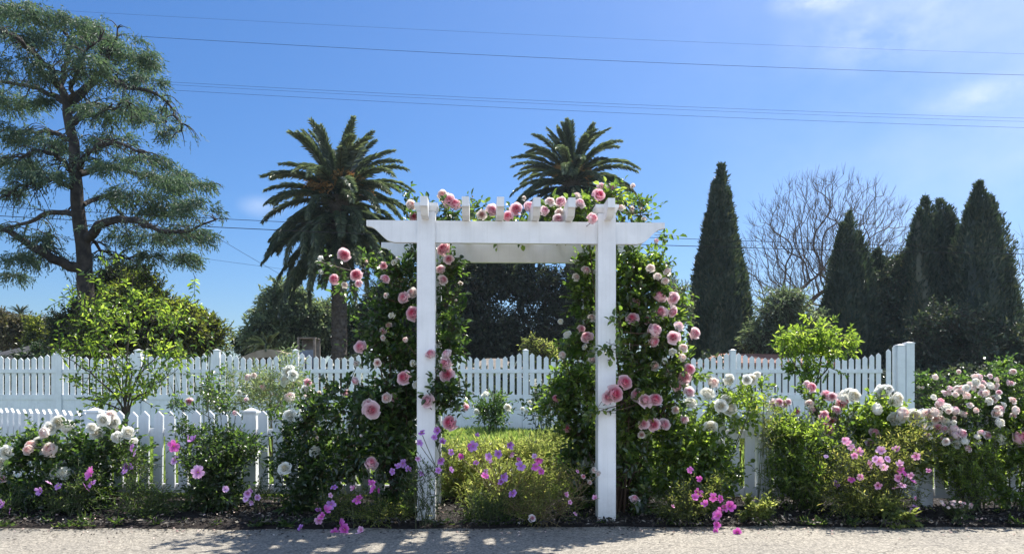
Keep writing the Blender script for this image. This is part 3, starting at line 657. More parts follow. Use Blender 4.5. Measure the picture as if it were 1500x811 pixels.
plant('dry_cosmos','straggly drying cosmos with tan stems and few pink flowers beside the right arbor post','flowering plant',800,5.35,[
 (790,730,30,34,5.4,.14,150),(815,745,30,22,5.35,.12,90),(765,745,24,24,5.4,.1,80),(845,720,26,24,5.4,.1,30),(835,700,22,24,5.45,.1,40)],
 'fern_leaf',[('pinklight',846,690,8),('pinklight',829,724,10),('pinklight',872,729,11,5.25),('pale',870,688,9),('pinklight',843,752,10,5.2),('pinklight',835,735,9),('blush',780,758,11),('pale',864,706,8),('pink',855,697,7),('pale',876,693,8)],
 ncane=30,cane=.0025,seed=43,bz=5.25,stem_mat='dead',**CS)
plant('dark_fern','dark feathery green clump low at the centre of the arch opening','plant',712,5.4,[(712,755,32,20,5.42,.13,260)],'fern_dark',[],ncane=8,seed=44,**CS)
# ------------------------------------------------------------------ right of the arbor
plant('rose_bush','leafy white rose bush with tall blooms just right of the arbor','rose bush',1030,5.8,[
 (1000,650,45,48,5.8,.25,430),(1035,665,32,50,5.85,.25,360),(1020,715,45,40,5.75,.25,380),(1075,600,28,40,5.95,.15,110),(1100,580,18,34,6.0,.12,70),(1045,580,18,30,5.95,.12,36),(980,690,24,40,5.75,.2,150),(1068,690,16,36,5.85,.2,60)],
 'bush_leaf',[('white',1037,575,23),('white',1014,588,22),('white',1057,594,20),('white',1070,597,22),('white',1069,556,18),('pale',1046,559,17),('white',1102,554,18),('white',1094,556,15),('white',1108,549,14),('white',1041,625,22),('white',1056,649,14),('white',1040,553,12),('blush_bud',1000,612,18),('white',1064,585,16)],
 ncane=26,seed=51,bz=5.7,**RB)
plant('climbing_rose','reddish bare rose canes leaning against the low fence right of the white rose bush','rose bush',1070,6.3,[(1085,640,22,50,6.3,.1,40),(1120,610,16,40,6.3,.1,20)],'fern_leaf',[],ncane=14,cane=.003,seed=151,stem_mat='cane_red',**RB)
plant('pelargonium','magenta pelargonium trailing onto the road right of the arbor','flowering plant',1015,5.4,[
 (1010,745,32,28,5.4,.14,260),(985,755,20,20,5.4,.1,90),(1040,730,22,24,5.4,.1,40)],'fern_leaf',[
 ('magenta',1011,688,14),('magenta',1026,701,12),('magenta',1021,723,18),('magenta',1018,728,14),('magenta',1034,737,14),('magenta',1045,728,18),('magenta',1055,730,15),('magenta',1062,742,15),('magenta',1069,741,20),('magenta',1052,755,19),('magenta',1047,758,14),('magenta',1050,768,14,5.15),('magenta',1056,748,14),('magenta',1080,779,17,5.05),('magenta',1048,777,10,5.1),('pinklight',985,742,8)],
 ncane=12,seed=52,bz=5.2,**CS)
plant('boxwood_shrub','small round bright-green shrub alone on the road edge','shrub',1113,5.4,[(1113,755,24,20,5.42,.12,170),(1105,745,16,12,5.42,.1,60)],'lime_leaf',[],ncane=6,seed=53,nleaf=7,tw=.06,L=.03,Wd=.02,up=.5,droop=.1,clump=8,cr=.3)
plant('shrub','large rounded green bush in front of the fence post between two white rose bushes','bush',1172,5.85,[
 (1172,650,50,42,5.85,.3,760),(1172,700,46,46,5.8,.3,800),(1205,680,32,50,5.85,.25,300),(1145,640,18,26,5.9,.2,60)],'bush_leaf',[],ncane=18,seed=54,nleaf=8,tw=.1,L=.032,Wd=.014,up=.8,droop=.1,clump=9,cr=.32)
plant('asparagus_fern','thin feathery tall stalk standing in front of the low fence post','plant',1119,5.7,[(1120,640,12,60,5.7,.06,60),(1122,600,10,30,5.7,.05,24)],'fern_leaf',[],ncane=4,cane=.004,seed=55,nleaf=8,tw=.09,L=.025,Wd=.004,up=.5,droop=.1,clump=6,cr=.4)
plant('rose_bush','spindly pink rose with small mauve-pink blooms above the rounded bush','rose bush',1190,6.05,[(1190,600,34,28,6.05,.15,70),(1222,610,20,34,6.0,.12,70),(1150,600,20,24,6.05,.1,24)],'rose_leaf_light',[
 ('blush',1134,590,13),('blush',1142,588,13),('blush',1150,590,13),('blush',1155,588,10),('pink',1190,566,16),('blush',1183,562,12),('blush',1191,600,12),('blush',1168,602,10),('pink',1213,577,18),('pink',1219,580,13),('pink',1233,590,17),('pink',1238,586,13),('blush',1226,600,14),('pink',1207,608,15),('pink',1212,610,13),('pink',1219,617,15),('pink',1214,628,16),('pink',1210,622,12),('pale',1186,590,14)],
 ncane=18,cane=.004,seed=56,bz=5.9,stem_mat='cane_red',**RB)
plant('rose_bush','white rose bush with large upright blooms in front of the end of the tall fence','rose bush',1290,6.0,[
 (1300,640,50,40,5.95,.25,380),(1270,610,30,34,6.0,.2,130),(1320,660,36,40,5.9,.25,300),(1250,610,14,34,6.0,.1,60),(1295,600,18,26,6.0,.1,60),(1340,650,26,40,5.9,.2,160)],
 'bush_leaf',[('white',1238,579,22),('white',1252,579,22),('white',1245,575,16),('white',1295,573,23),('white',1288,577,16),('white',1316,583,23),('white',1309,586,16),('white',1287,597,20),('white',1320,611,24),('white',1341,609,26),('white',1310,613,20),('white',1348,622,20),('white',1335,615,20),('pink',1282,632,17),('blush',1275,648,14),('pale',1326,603,18),('white',1303,568,12)],
 ncane=24,seed=57,bz=5.8,**RB)
plant('cosmos_plant','large-flowered pale pink striped mallow sprawling in front of the white roses','flowering plant',1285,5.55,[
 (1265,700,40,50,5.55,.2,420),(1310,690,38,45,5.6,.2,400),(1230,715,36,40,5.5,.18,300),(1340,660,30,45,5.65,.15,200),(1300,740,30,22,5.45,.12,140),(1250,745,45,18,5.45,.12,170)],
 'fern_leaf',[('pinklight',1240,646,16),('pinklight',1247,654,14),('pinklight',1257,662,16),('pinklight',1252,666,13),('pinklight',1272,680,18),('pinklight',1291,660,18),('pinklight',1287,675,18),('pinklight',1295,684,15),('lilac',1282,672,14),('pinklight',1314,658,14),('pinklight',1342,668,15),('pinklight',1318,680,14),('magenta',1320,688,15),('pinklight',1316,700,15),('pinklight',1322,710,17),('lilac',1312,714,15),('magenta',1336,705,15),('pinklight',1334,696,13),('pinklight',1260,698,13),('magenta',1247,702,13),('purple',1225,708,17),('pinklight',1286,711,14),('pinklight',1237,644,12),('lilac',1342,742,14),('magenta',1336,753,14),('lilac',1333,748,12),('pinklight',1341,729,9),('lilac',1210,668,8),('magenta',1325,693,12),('lilac',1300,672,13),('pinklight',1361,690,10)],
 ncane=30,cane=.003,seed=58,bz=5.35,bdir=(-.3,-1,.3),**CS)
plant('leafy_plant','small broad-leaved green plant at the road edge under the pink striped mallow','plant',1305,5.3,[(1305,752,26,13,5.32,.08,60)],'lime_leaf',[],ncane=5,seed=59,nleaf=5,tw=.08,L=.06,Wd=.03,up=.5,droop=.6,clump=6,cr=.4)
rr=random.Random(8); bl=[]
for _ in range(105):
    u,v=rr.uniform(-1,1),rr.uniform(-1,1)
    if u*u+v*v>1: continue
    px=1415+72*u; py=608+50*v-8*u
    bl.append((rr.choice(['pale','pale','white','white','blush']),px,py,rr.uniform(8,15)))
bl=bl[:62]
for _ in range(24):
    bl.append((rr.choice(['pale','blush']),rr.uniform(1365,1490),rr.uniform(543,582),rr.uniform(8,13),5.8))
bl+=[('white',1388,595,18),('pale',1360,605,17),('pale',1372,602,17),('blush',1374,626,15),('white',1466,641,18),('white',1478,648,14),('blush',1402,636,15),('blush',1412,634,14),('pale',1395,633,13)]
plant('rose_bush','massive rose bush smothered in small pale pink blooms near the right end of the bed','rose bush',1425,6.0,[
 (1400,615,52,42,6.0,.28,400),(1450,605,45,45,6.0,.28,380),(1430,562,60,20,6.1,.25,150),(1480,570,30,40,6.1,.2,170),(1470,545,26,18,6.1,.15,70),(1370,565,22,16,6.1,.15,70),(1425,650,50,30,5.9,.25,300)],
 'rose_leaf',bl,ncane=34,buds=14,cane=.005,seed=60,bz=5.62,bdir=(0,-.8,.7),nleaf=6,tw=.1,L=.034,Wd=.022,up=.5,droop=.3,clump=8,cr=.36)
plant('shrub','green small-leaved bush under the mass of pale pink roses','bush',1420,5.75,[
 (1420,680,40,42,5.75,.28,560),(1395,665,30,30,5.75,.2,200),(1445,665,28,34,5.75,.2,230),(1420,715,34,24,5.7,.2,260)],'bush_leaf',[],ncane=14,seed=61,nleaf=8,tw=.09,L=.026,Wd=.012,up=.8,droop=.1,clump=9,cr=.32)
plant('rose_bush','dark-leaved bush with a peach-pink bloom cut off by the right edge','rose bush',1495,5.8,[(1495,650,28,60,5.8,.25,330),(1490,705,26,36,5.7,.2,220),(1515,620,30,50,5.9,.2,160)],'bush_leaf',[('pink',1497,640,26),('pink',1502,655,20),('pale',1490,600,14),('pale',1485,585,12)],ncane=12,seed=62,bz=5.6,**RB)
plant('ground_cover','low spreading plant topped with tiny pale flowers on the mulch near the right end','plant',1402,5.4,[(1402,748,26,12,5.42,.1,130)],'fern_dark',
 [(rr.choice(['pale','blush']),1402+rr.uniform(-24,24),738+rr.uniform(-5,5),5.5) for _ in range(26)],ncane=5,seed=63,bz=5.35,bdir=(0,-.5,1),nleaf=6,tw=.05,L=.022,Wd=.012,up=.3,droop=.3,clump=7,cr=.35)

# ------------------------------------------------------------------ plants inside the yard
plant('rose_bush','small white rose bush against the tall back fence, seen through the arch','rose bush',722,15.6,[(722,610,24,20,15.6,.35,220),(722,590,16,14,15.6,.2,60)],'rose_leaf',[('white',711,576,12),('white',744,596,12),('white',698,602,9),('white',765,598,7)],ncane=8,cane=.012,seed=71,bz=15.2,nleaf=6,tw=.25,L=.1,Wd=.04,up=.7,droop=.4,clump=7,cr=.4)
plant('rose_bush','rose bush with a few white blooms behind the right side of the arch','rose bush',790,14.5,[(800,600,26,28,14.5,.4,150)],'dark_tree',[('white',771,602,8),('white',776,588,7),('white',790,612,7)],ncane=6,cane=.012,seed=72,bz=14.2,nleaf=6,tw=.25,L=.1,Wd=.045,up=.6,droop=.4,clump=7,cr=.4)
plant('rose_bush','wispy pale rose bush in the yard behind the fence post left of the arbor','rose bush',405,9.5,[(400,575,40,34,9.5,.4,260),(360,580,34,30,9.8,.4,170),(330,600,24,24,9.5,.3,90),(425,560,24,30,9.4,.3,90),(410,530,26,18,9.6,.3,26)],
 'grey_tree',[('white',422,545,22),('white',417,556,18),('pale',424,580,18),('white',445,606,15),('pale',384,566,11),('pale',362,552,12),('pale',372,549,9),('white',350,575,9),('white',430,548,16)],ncane=26,cane=.006,seed=73,bz=9.1,nleaf=7,tw=.2,L=.07,Wd=.018,up=.8,droop=.3,clump=7,cr=.42,stem_mat='dead')
def youngtree(name,label,base,z,limbs,blobs,leaf,seed,dens=.26,**kw):
    r=np.random.default_rng(seed); b=W(base,HZ,z); b[2]=.02
    root=thing(name,label,'tree',b)
    g=Geo()
    for l in limbs:
        pts=[W(x,y,z+dz) for x,y,dz in l]; pts=np.array([b]+pts)
        n=14; t=np.linspace(0,len(pts)-1,n); i=np.minimum(t.astype(int),len(pts)-2); f=(t-i)[:,None]
        p=pts[i]*(1-f)+pts[i+1]*f+r.normal(size=(n,3))*.008*(np.arange(n)>0)[:,None]
        g.tube(p,np.linspace(.013*z/8,.003*z/8,n),6)
    g.build('trunk',M['bark'],root)
    g=Geo(); spray(g,r,[B(*q[:6],q[6]*dens) for q in blobs],**kw); g.build('crown',[M[leaf],M['bark']],root)
youngtree('young_tree','young many-stemmed tree with long arching shoots in front of the tall fence at left',183,9.2,[
 [(178,590,0),(150,560,-.2),(110,530,-.3),(70,505,-.3)],[(190,580,0),(210,540,.1),(240,510,.1),(285,430,.2)],[(184,580,0),(185,520,0),(190,460,.1),(195,400,.1)],
 [(182,580,0),(160,520,.1),(130,470,.2),(108,400,.2)],[(188,590,0),(225,565,-.2),(260,540,-.2)],[(183,590,0),(195,540,.2),(150,480,.2),(128,410,.2)],[(186,590,0),(215,520,.2),(225,450,.2)],[(180,600,0),(140,585,-.2),(110,580,-.2)]],
 [(183,580,45,28,9.2,.35,170),(150,555,38,26,9.1,.3,110),(225,555,34,26,9.3,.3,90),(185,510,75,36,9.3,.5,150),(150,470,44,26,9.4,.4,120),(215,465,46,30,9.4,.4,150),(180,440,55,30,9.4,.4,110),(110,520,34,18,9.0,.2,40),(75,505,20,10,8.9,.15,20),(120,440,16,30,9.4,.2,26),(280,440,10,26,9.4,.15,16),(290,400,8,22,9.4,.1,8),(150,400,26,20,9.4,.2,20),(170,330,20,14,9.4,.1,2),(250,500,34,22,9.4,.3,70)],
 'bush_leaf',81,nleaf=7,tw=.2,L=.075,Wd=.034,up=.4,droop=.4,clump=7,cr=.42,twig_r=.003)
youngtree('young_tree','young round-crowned fruit tree with glossy green leaves on the lawn right of the arbor',1190,9.6,[
 [(1188,600,0),(1196,560,0),(1225,520,.1),(1245,500,.1)],[(1190,590,0),(1185,540,0),(1180,500,0)],[(1190,590,0),(1170,545,-.1),(1150,510,-.1)],[(1190,580,0),(1205,520,.1),(1200,480,.1)]],
 [(1190,515,44,30,9.6,.4,330),(1165,500,28,30,9.6,.3,170),(1215,500,30,28,9.6,.3,170),(1190,490,30,18,9.6,.3,100),(1245,505,14,8,9.6,.15,18),(1180,545,36,16,9.6,.3,130),(1195,472,16,8,9.6,.15,18)],
 'bush_leaf',82,nleaf=9,tw=.15,L=.07,Wd=.03,up=.2,droop=.7,leafup=.7,clump=8,cr=.38,twig_r=.003)
plant('climbing_rose','tall bare rose shoots rising above the bush in front of the left fence','rose bush',300,7.4,[(250,560,26,40,7.4,.15,26),(300,560,24,60,7.4,.15,36),(310,500,12,46,7.4,.1,12)],'rose_leaf',[],ncane=14,cane=.004,seed=83,nleaf=5,tw=.12,L=.05,Wd=.03,up=.4,droop=.5,clump=4,cr=.5)

# ------------------------------------------------------------------ trees beyond the tall fence
def treeroot(name,label,px,z,group=None,cat='tree'):
    b=W(px,HZ,z); return thing(name,label,cat,(b[0],z,0),group=group)
def wpath(pts,z,n=16,r=None,wob=.0):
    P=np.array([W(x,y,z+(q[0] if q else 0)) for x,y,*q in pts]); 
    d=np.r_[0,np.cumsum(np.linalg.norm(np.diff(P,axis=0),axis=1))]; t=np.linspace(0,d[-1],n)
    p=np.stack([np.interp(t,d,P[:,i]) for i in range(3)],1)
    for _ in range(2): p[1:-1]=(p[:-2]+2*p[1:-1]+p[2:])/4
    if wob: p[1:]+=r.normal(size=(n-1,3))*wob
    return p
def broadleaf(name,label,px,z,pads,leaf,seed,L=.2,dens=1.0,trunk=.3,limbs=6,group='broad trees beyond the far fence',up=.2,droop=.5,tw=.5,Wr=.5,clump=10,nleaf=7,bark='bark'):
    r=np.random.default_rng(seed); root=treeroot(name,label,px,z,group); b=np.array(root.location)
    g=Geo(); spray(g,r,[B(*q[:4],z+(q[5] if len(q)>5 else 0),S((q[2]+q[3])/2,z)*.8,q[4]*dens) for q in pads],nleaf=nleaf,tw=tw,L=L,Wd=L*Wr,up=up,droop=droop,clump=clump,cr=.3,twig_r=.012,simple=True,rad=.42,outw=.8)
    g.build('crown',[M[leaf],M[bark]],root)
    g=Geo(); order=sorted(pads,key=lambda q:-q[4])[:limbs]; top=W(px,(sum(q[1] for q in order)/len(order)),z)
    fork=b+np.array([0,0,max(1.2,(top[2])*.45)])
    g.tube(np.array([b+[0,0,-.1],b+[.03,0,.6],(b+fork)/2+[.08,0,0],fork]),[trunk*1.25,trunk,trunk*.85,trunk*.7],9)
    for q in order:
        c=W(q[0],q[1],z+(q[5] if len(q)>5 else 0)); n=7; t=np.linspace(0,1,n)[:,None]; mid=(fork+c)/2+[0,0,.3]+r.normal(size=3)*.3
        g.tube((1-t)**2*fork+2*t*(1-t)*mid+t*t*c,np.linspace(trunk*.5,trunk*.1,n),6)
        for _ in range(5):
            e=c+unit(r.normal(size=3))*S(q[2],z)*.8; s=(fork+c)/2*.3+c*.7; g.tube(np.array([s,(s+e)/2+[0,0,.1],e]),[trunk*.14,trunk*.09,.015],5)
    g.build('trunk',M[bark],root,smooth=True); return root

# deodar cedar
def cedar():
    z=30.; r=np.random.default_rng(77); root=treeroot('cedar_tree','tall spreading cedar with drooping blue-green sprays and an open crown at the left edge',133,z)
    g=Geo(); tr=wpath([(138,612),(134,520),(130,460),(124,400),(118,330),(112,265),(105,190),(95,145),(87,127)],z,24,r,.03); g.tube(tr,np.linspace(.4,.15,24),10)
    g.build('trunk',M['cedar_bark'],root,smooth=True)
    limbs=[([(105,180),(125,168,-1),(150,165,-2),(190,150,-3)],.16),([(103,150),(125,130,.5),(150,105,1),(166,75,1),(172,45,1)],.2),([(148,108,1),(190,133,0),(222,133,0),(246,148,0),(268,195,0)],.1),
     ([(88,128),(70,95,-1),(40,72,-2),(10,48,-3),(-30,30,-3)],.15),([(87,127),(100,80,.5),(95,45,1),(60,20,1)],.12),([(112,245),(140,215,-2),(175,210,-3),(215,225,-4)],.12),
     ([(116,255),(150,243,1),(185,250,2),(235,262,3),(290,270,3),(314,270,3)],.14),([(108,277),(80,262,-1),(50,258,-2),(5,285,-3)],.12),([(126,350),(150,325,-1),(180,318,-2),(225,335,-3),(270,345,-3),(312,322,-3)],.2),
     ([(117,392),(90,385,-.5),(60,370,-1),(30,350,-1),(-5,332,-1),(-50,310,-1)],.22),([(113,315),(85,308,1),(50,320,2),(5,335,3),(-50,350,3)],.13),([(105,205),(80,195,1.5),(45,190,3),(-30,195,4)],.12),
     ([(96,150),(60,130,1),(15,122,2),(-40,118,2)],.12),([(122,300),(160,283,2),(168,310,2),(200,330,3),(250,310,3)],.1),([(103,150),(110,110,-1),(125,75,-2),(150,50,-2)],.1),
     ([(70,340),(74,360),(68,372)],.09),([(118,330),(150,370,1),(180,375,2),(230,375,2)],.08),([(112,262),(90,230,-1),(60,220,-2),(10,232,-2)],.1),([(100,165),(140,150,3),(200,175,4),(245,180,4)],.1),([(60,20,1),(20,15,1),(-20,10,1)],.08)]
    sp0=[];sd=[];sl=[]
    for pts,rd in limbs:
        n=16; p=wpath(pts,z,n,r,.05); g=Geo(); g.tube(p,np.linspace(rd,.03,n),7)
        # side branches
        for i in range(2,n):
            t=i/(n-1)
            tan=unit(p[i]-p[i-1])
            for k in range(r.integers(2,5)):
                az=r.uniform(0,6.28); d=unit(np.array([math.cos(az),math.sin(az),r.normal(-.02,.22)])*.8+tan*.6)
                L=r.uniform(.35,1.15)*(.5+.7*math.sin(math.pi*min(1,t*.8+.15))); m=6; tt=np.linspace(0,1,m)[:,None]
                q=p[i]+d*L*tt+np.array([0,0,1])*(.12*L*np.sin(tt*3)-.42*L*tt**2.2)
                g.tube(q,np.linspace(.03,.008,m),3,cap=False)
                nn=int(L*3.5)
                ts=r.uniform(.1,1.05,nn); bp=p[i]+d*L*ts[:,None]+np.array([0,0,1])*(.12*L*np.sin(ts*3)-.42*L*ts**2.2)[:,None]
                sp0.append(bp+r.normal(size=(nn,3))*[.12,.12,.05]); sd.append(np.tile(d,(nn,1))); sl.append(np.full(nn,.35))
        g.build('limb',M['cedar_bark'],root,smooth=True)
    # extra foliage pads
    pads=[(40,22,55,16),(110,30,40,14),(150,50,40,20),(185,70,42,18),(210,92,36,18),(225,118,26,16),(30,95,45,16),(15,150,45,20),(175,158,45,12),(225,172,38,14),(252,195,16,14),(60,205,50,14),(20,240,50,18),(60,255,36,10),
     (165,205,36,10),(215,232,44,14),(262,258,34,12),(292,272,28,10),(270,262,26,9),(240,262,30,10),(200,285,52,14),(245,305,45,18),(220,345,50,16),(275,340,30,18),(262,378,24,18),(215,372,24,10),(10,275,26,10),(22,375,22,16),(22,402,18,12),(60,345,20,8),(90,60,36,12),(130,85,30,14),(5,190,30,14),(185,115,24,12),(150,375,24,8),(130,105,20,10),(70,150,24,12),(290,300,22,14),(165,240,30,10),(15,50,30,16)]
    for px,py,rx,ry in pads:
        nn=int(rx*ry*.46); o=unit(r.normal(size=(nn,3)))*r.random((nn,1))**.4
        dz=r.uniform(-2.5,2.5)
        c=W(px,py,z+dz); K=max(4,int(rx*ry/55)); k=r.normal(size=(K,3)); k=unit(k)*r.random((K,1))**.5; o=r.normal(size=(nn,3))*[.17,.17,.2]+.95*k[r.integers(0,K,nn)]
        p=c+o*[S(rx,z),S(rx,z)*.8,S(ry,z)*.72]; sp0.append(p); d=unit(o*[1,1,.0]+[1e-3,0,0]); sd.append(d); sl.append(np.full(nn,.42))
    P0=np.concatenate(sp0); D=np.concatenate(sd); SL=np.concatenate(sl); n=len(P0)
    D=unit(D+r.normal(size=(n,3))*.4+np.array([0,0,-.25])); 
    g=Geo(); k=7; s=(np.arange(k)+.3)/k
    lp=P0[:,None]+D[:,None]*(SL[:,None]*s[None])[...,None]-np.array([0,0,1])*(SL[:,None]*.5*s[None]**2)[...,None]
    ld=D[:,None]*.7+r.normal(size=(n,k,3))*.45+np.array([0,0,-.45]); N_=n*k
    g.leaves(lp.reshape(-1,3),ld.reshape(-1,3),r.normal(size=(N_,3))+[0,0,.6],r.uniform(.1,.22,N_),.04,.1,.1,simple=True)
    g.build('crown',M['cedar'],root)
    print('cedar leaves',N_)
cedar()

# palms
def frond_mesh(name,e0,droop,L,seed,mat,nl=54,wid=.42,sparse=1.):
    r=np.random.default_rng(seed); g=Geo(); n=16; s=np.linspace(0,1,n); ang=R(e0)-R(droop)*s**1.3
    ds=L/(n-1); x=np.r_[0,np.cumsum(np.cos(ang[:-1])*ds)]; zz=np.r_[0,np.cumsum(np.sin(ang[:-1])*ds)]; y=.12*L*np.sin(s*1.6)*r.normal(0,.5)
    P=np.stack([x,y+0*x,zz],1); g.tube(P,np.linspace(.05,.01,n),5,m=1)
    t=np.linspace(.1,.995,nl); Pm=np.stack([np.interp(t,s,P[:,i]) for i in range(3)],1); a=np.interp(t,s,ang)
    T=np.stack([np.cos(a),0*a,np.sin(a)],1); U=np.stack([-np.sin(a),0*a,np.cos(a)],1)
    for sg in (-1,1):
        side=np.tile([0,sg,0.],(nl,1)); v=R(28)
        for rep in range(2):
            D=T*.95+side*.75*math.cos(v)+U*(.42 if rep==0 else .1)+r.normal(size=(nl,3))*.1
            ll=wid*np.sin(math.pi*(.12+.8*t))**.6*r.uniform(.8,1.1,nl)
            g.leaves(Pm+r.normal(size=(nl,3))*.015,D,U+r.normal(size=(nl,3))*.3,ll,.068,.1,.3,simple=True)
    return g.mesh(name,[mat,M['cane']])
FV=[]
for i,(e,d,L) in enumerate([(84,34,3.5),(76,52,3.7),(62,72,4.0),(46,84,4.2),(28,84,4.3),(12,84,4.3),(-5,72,4.2),(-6,78,4.2),(-26,60,4.1)]):
    FV.append([frond_mesh('frond',e,d,L,90+i,M['palm_leaf'],66,.5),frond_mesh('frond',e+4,d*.8,L*.93,190+i,M['palm_leaf'],66,.5)])
def date_mesh():
    g=Geo(); r=np.random.default_rng(4); k=60
    for _ in range(k):
        d=unit(np.array([1,r.normal(0,.35),r.normal(.55,.25)])); t=np.linspace(0,1,6)[:,None]; L=r.uniform(.7,1.1)
        p=d*L*t-np.array([0,0,1])*.55*L*t**2
        g.tube(p,[.02,.018,.015,.014,.012,.01],3)
        n=12; tt=r.uniform(.4,1,n)[:,None]; q=d*L*tt-np.array([0,0,1])*.55*L*tt**2
        g.leaves(q,r.normal(size=(n,3)),r.normal(size=(n,3)),.09,.04,.2,.1,simple=True)
    return g.mesh('date_cluster',M['date'])
DM=date_mesh()
def palm(label,px,cy,z,rr,seed,skirt=46):
    random.seed(seed); r=np.random.default_rng(seed); root=treeroot('palm_tree',label,px,z,'tall date palms beyond the far fence'); h=W(px,cy,z)[2]
    g=Geo(); n=60; zz=np.linspace(-.1,h,n); rad=rr*(1+.06*np.sin(np.arange(n)*2.4))*np.where(zz<.8,1.25-.3*np.clip(zz,0,.8),1)*np.where(zz>h-1.6,1+.55*(zz-h+1.6)/1.6,1)
    g.tube(np.stack([0*zz,0*zz,zz],1),rad,16); 
    # leaf-base stubs
    m=900; a=r.uniform(0,6.28,m); hz=np.sort(r.uniform(.3,h,m)); P=np.stack([np.cos(a)*rr*.98,np.sin(a)*rr*.98,hz],1)
    g.leaves(P,np.stack([np.cos(a)*.6,np.sin(a)*.6,np.ones(m)],1),np.stack([np.cos(a),np.sin(a),0*a],1),.17,.16,-.2,-.1,simple=True)
    o=g.build('trunk',M['palm_bark'],origin=np.zeros(3)); o.parent=root
    cnts=[6,8,11,12,13,14,16,22,24]; np_=0; GS=Geo(); FM={}
    for k,c in enumerate(cnts):
        for i in range(c):
            az=2*math.pi*(i+random.random()*.7)/c+k*.7
            loc=(math.cos(az)*.2,math.sin(az)*.2,h+(.15 if k<3 else -.12*(k-2))-(0 if k<6 else random.random()*(k-5)*.75)); rot=(random.gauss(0,.12),random.gauss(0,.07),az); sc=random.uniform(.88,1.05)
            me=random.choice(FV[k])
            if k<7 or i%4==0: inst('frond',me,root,loc,rot,sc)
            else:
                if me.name not in FM:
                    v=np.empty(len(me.vertices)*3,np.float32); me.vertices.foreach_get('co',v)
                    FM[me.name]=(v.reshape(-1,3),np.array([q.vertices[:] for q in me.polygons if len(q.vertices)==4]),np.array([q.vertices[:] for q in me.polygons if len(q.vertices)==3]))
                v,q4,q3=FM[me.name]; from mathutils import Euler
                mt=np.array(Euler(rot).to_matrix()); GS.add(v@mt.T*sc+np.array(loc),q4,q3)
    o=GS.build('hanging_fronds',M['palm_leaf'],origin=np.zeros(3)); o.parent=root; o['kind']='stuff'
    for i in range(9):
        az=2*math.pi*i/9+random.random()*.4; inst('date_cluster',DM,root,(math.cos(az)*.25,math.sin(az)*.25,h+.3),(0,random.uniform(-.7,.0),az),random.uniform(1.1,1.5))
palm('tall date palm left of the arbor, its thick trunk showing above the fence',497,288,38.,.37,3,52)
palm('tall date palm rising directly behind the top of the arbor',838,262,48.,.4,4,52)
# low fan / young palms in the distance
def fanpalm(name,label,px,py,z,s,seed,nf=22):
    r=random.Random(seed); root=treeroot(name,label,px,z); h=W(px,py,z)[2]
    g=Geo(); g.tube([(0,0,-.1),(0,0,h*.5),(0,0,h)],[.2,.16,.15],8); o=g.build('trunk',M['palm_bark'],origin=np.zeros(3)); o.parent=root
    for i in range(nf):
        k=r.choice([1,2,3,4,5]); inst('frond',FV[k][i%2],root,(0,0,h),(0,0,r.uniform(0,6.28)),s*r.uniform(.8,1.1))
fanpalm('small_palm','little palm poking above the brownish tree at the far left',30,462,52.,.24,1)
fanpalm('small_palm','little palm beside the grey-green trees left of the big date palm',383,456,59.,.3,2)
fanpalm('yucca','spiky yucca with stiff leaves just above the far fence left of the palm trunk',392,512,30.,.26,3,18)

# cypresses
def cypress(label,px,z,leaders,seed,dens=1.0,pw=1.22):
    r=np.random.default_rng(seed); root=treeroot('cypress_tree',label,px,z,'dark pointed cypresses beyond the right side of the far fence')
    g=Geo(); core=Geo()
    for lx,ty,hw,dz in leaders:
        top=W(lx,ty,z+dz); H=top[2]; R0=S(hw,z); ax=top[0]; ay=z+dz
        def prof(t): return R0*np.where(t<.3,.84+.16*t/.3,np.clip(1-((t-.3)/.7)**pw,0,1)**.9)+.03
        nh=26; t=np.linspace(0,1,nh); sides=14; th=np.arange(sides)*2*math.pi/sides
        lump=1+.12*np.sin(th[None]*3+t[:,None]*9+seed)+.09*np.sin(th[None]*5-t[:,None]*17)
        rad=prof(t)[:,None]*.8*lump; V=np.stack([ax+rad*np.cos(th),ay+rad*np.sin(th),np.repeat((t*H*.97)[:,None],sides,1)],-1).reshape(-1,3)
        i=np.arange(nh-1)[:,None]*sides; j=np.arange(sides)[None]; k=(j+1)%sides
        g.add(V,np.stack([i+j,i+k,i+sides+k,i+sides+j],-1).reshape(-1,4))
        n=int(R0*H*520*dens); tt=r.random(n)**.85; a=r.uniform(0,6.28,n)
        # sprigs gathered in vertical plumes
        npl=int(34+R0*22); pa=r.uniform(0,6.28,npl); pt=r.uniform(0,.97,npl); prr=r.uniform(.82,1.24,npl)
        idx=r.integers(0,npl*3,n)
        use=idx<npl*2; ii=idx%npl
        tt=np.where(use,np.clip(pt[ii]+r.normal(0,.07,n),0,1.0),tt); a=np.where(use,pa[ii]+r.normal(0,.2,n),a)
        lm=1+.12*np.sin(a*3+tt*9+seed)+.09*np.sin(a*5-tt*17)
        rr_=prof(tt)*lm*np.where(use,prr[ii],1.)*(r.uniform(.8,1.03,n)+(r.random(n)<.06)*r.uniform(0,.16,n))
        P=np.stack([ax+rr_*np.cos(a),ay+rr_*np.sin(a),tt*H*r.uniform(.985,1.0,n)],1)
        D=np.stack([np.cos(a)*.5,np.sin(a)*.5,np.ones(n)],1)+r.normal(size=(n,3))*.42
        g.leaves(P,D,np.stack([np.cos(a),np.sin(a),0*a+.3],1)+r.normal(size=(n,3))*.6,r.uniform(.14,.38,n),r.uniform(.05,.11,n),.15,.05,simple=True)
        core.tube([(ax,ay,-.1),(ax,ay,H*.5)],[.2,.08],7)
    g.build('crown',M['cypress'],root); core.build('trunk',M['bark'],root)
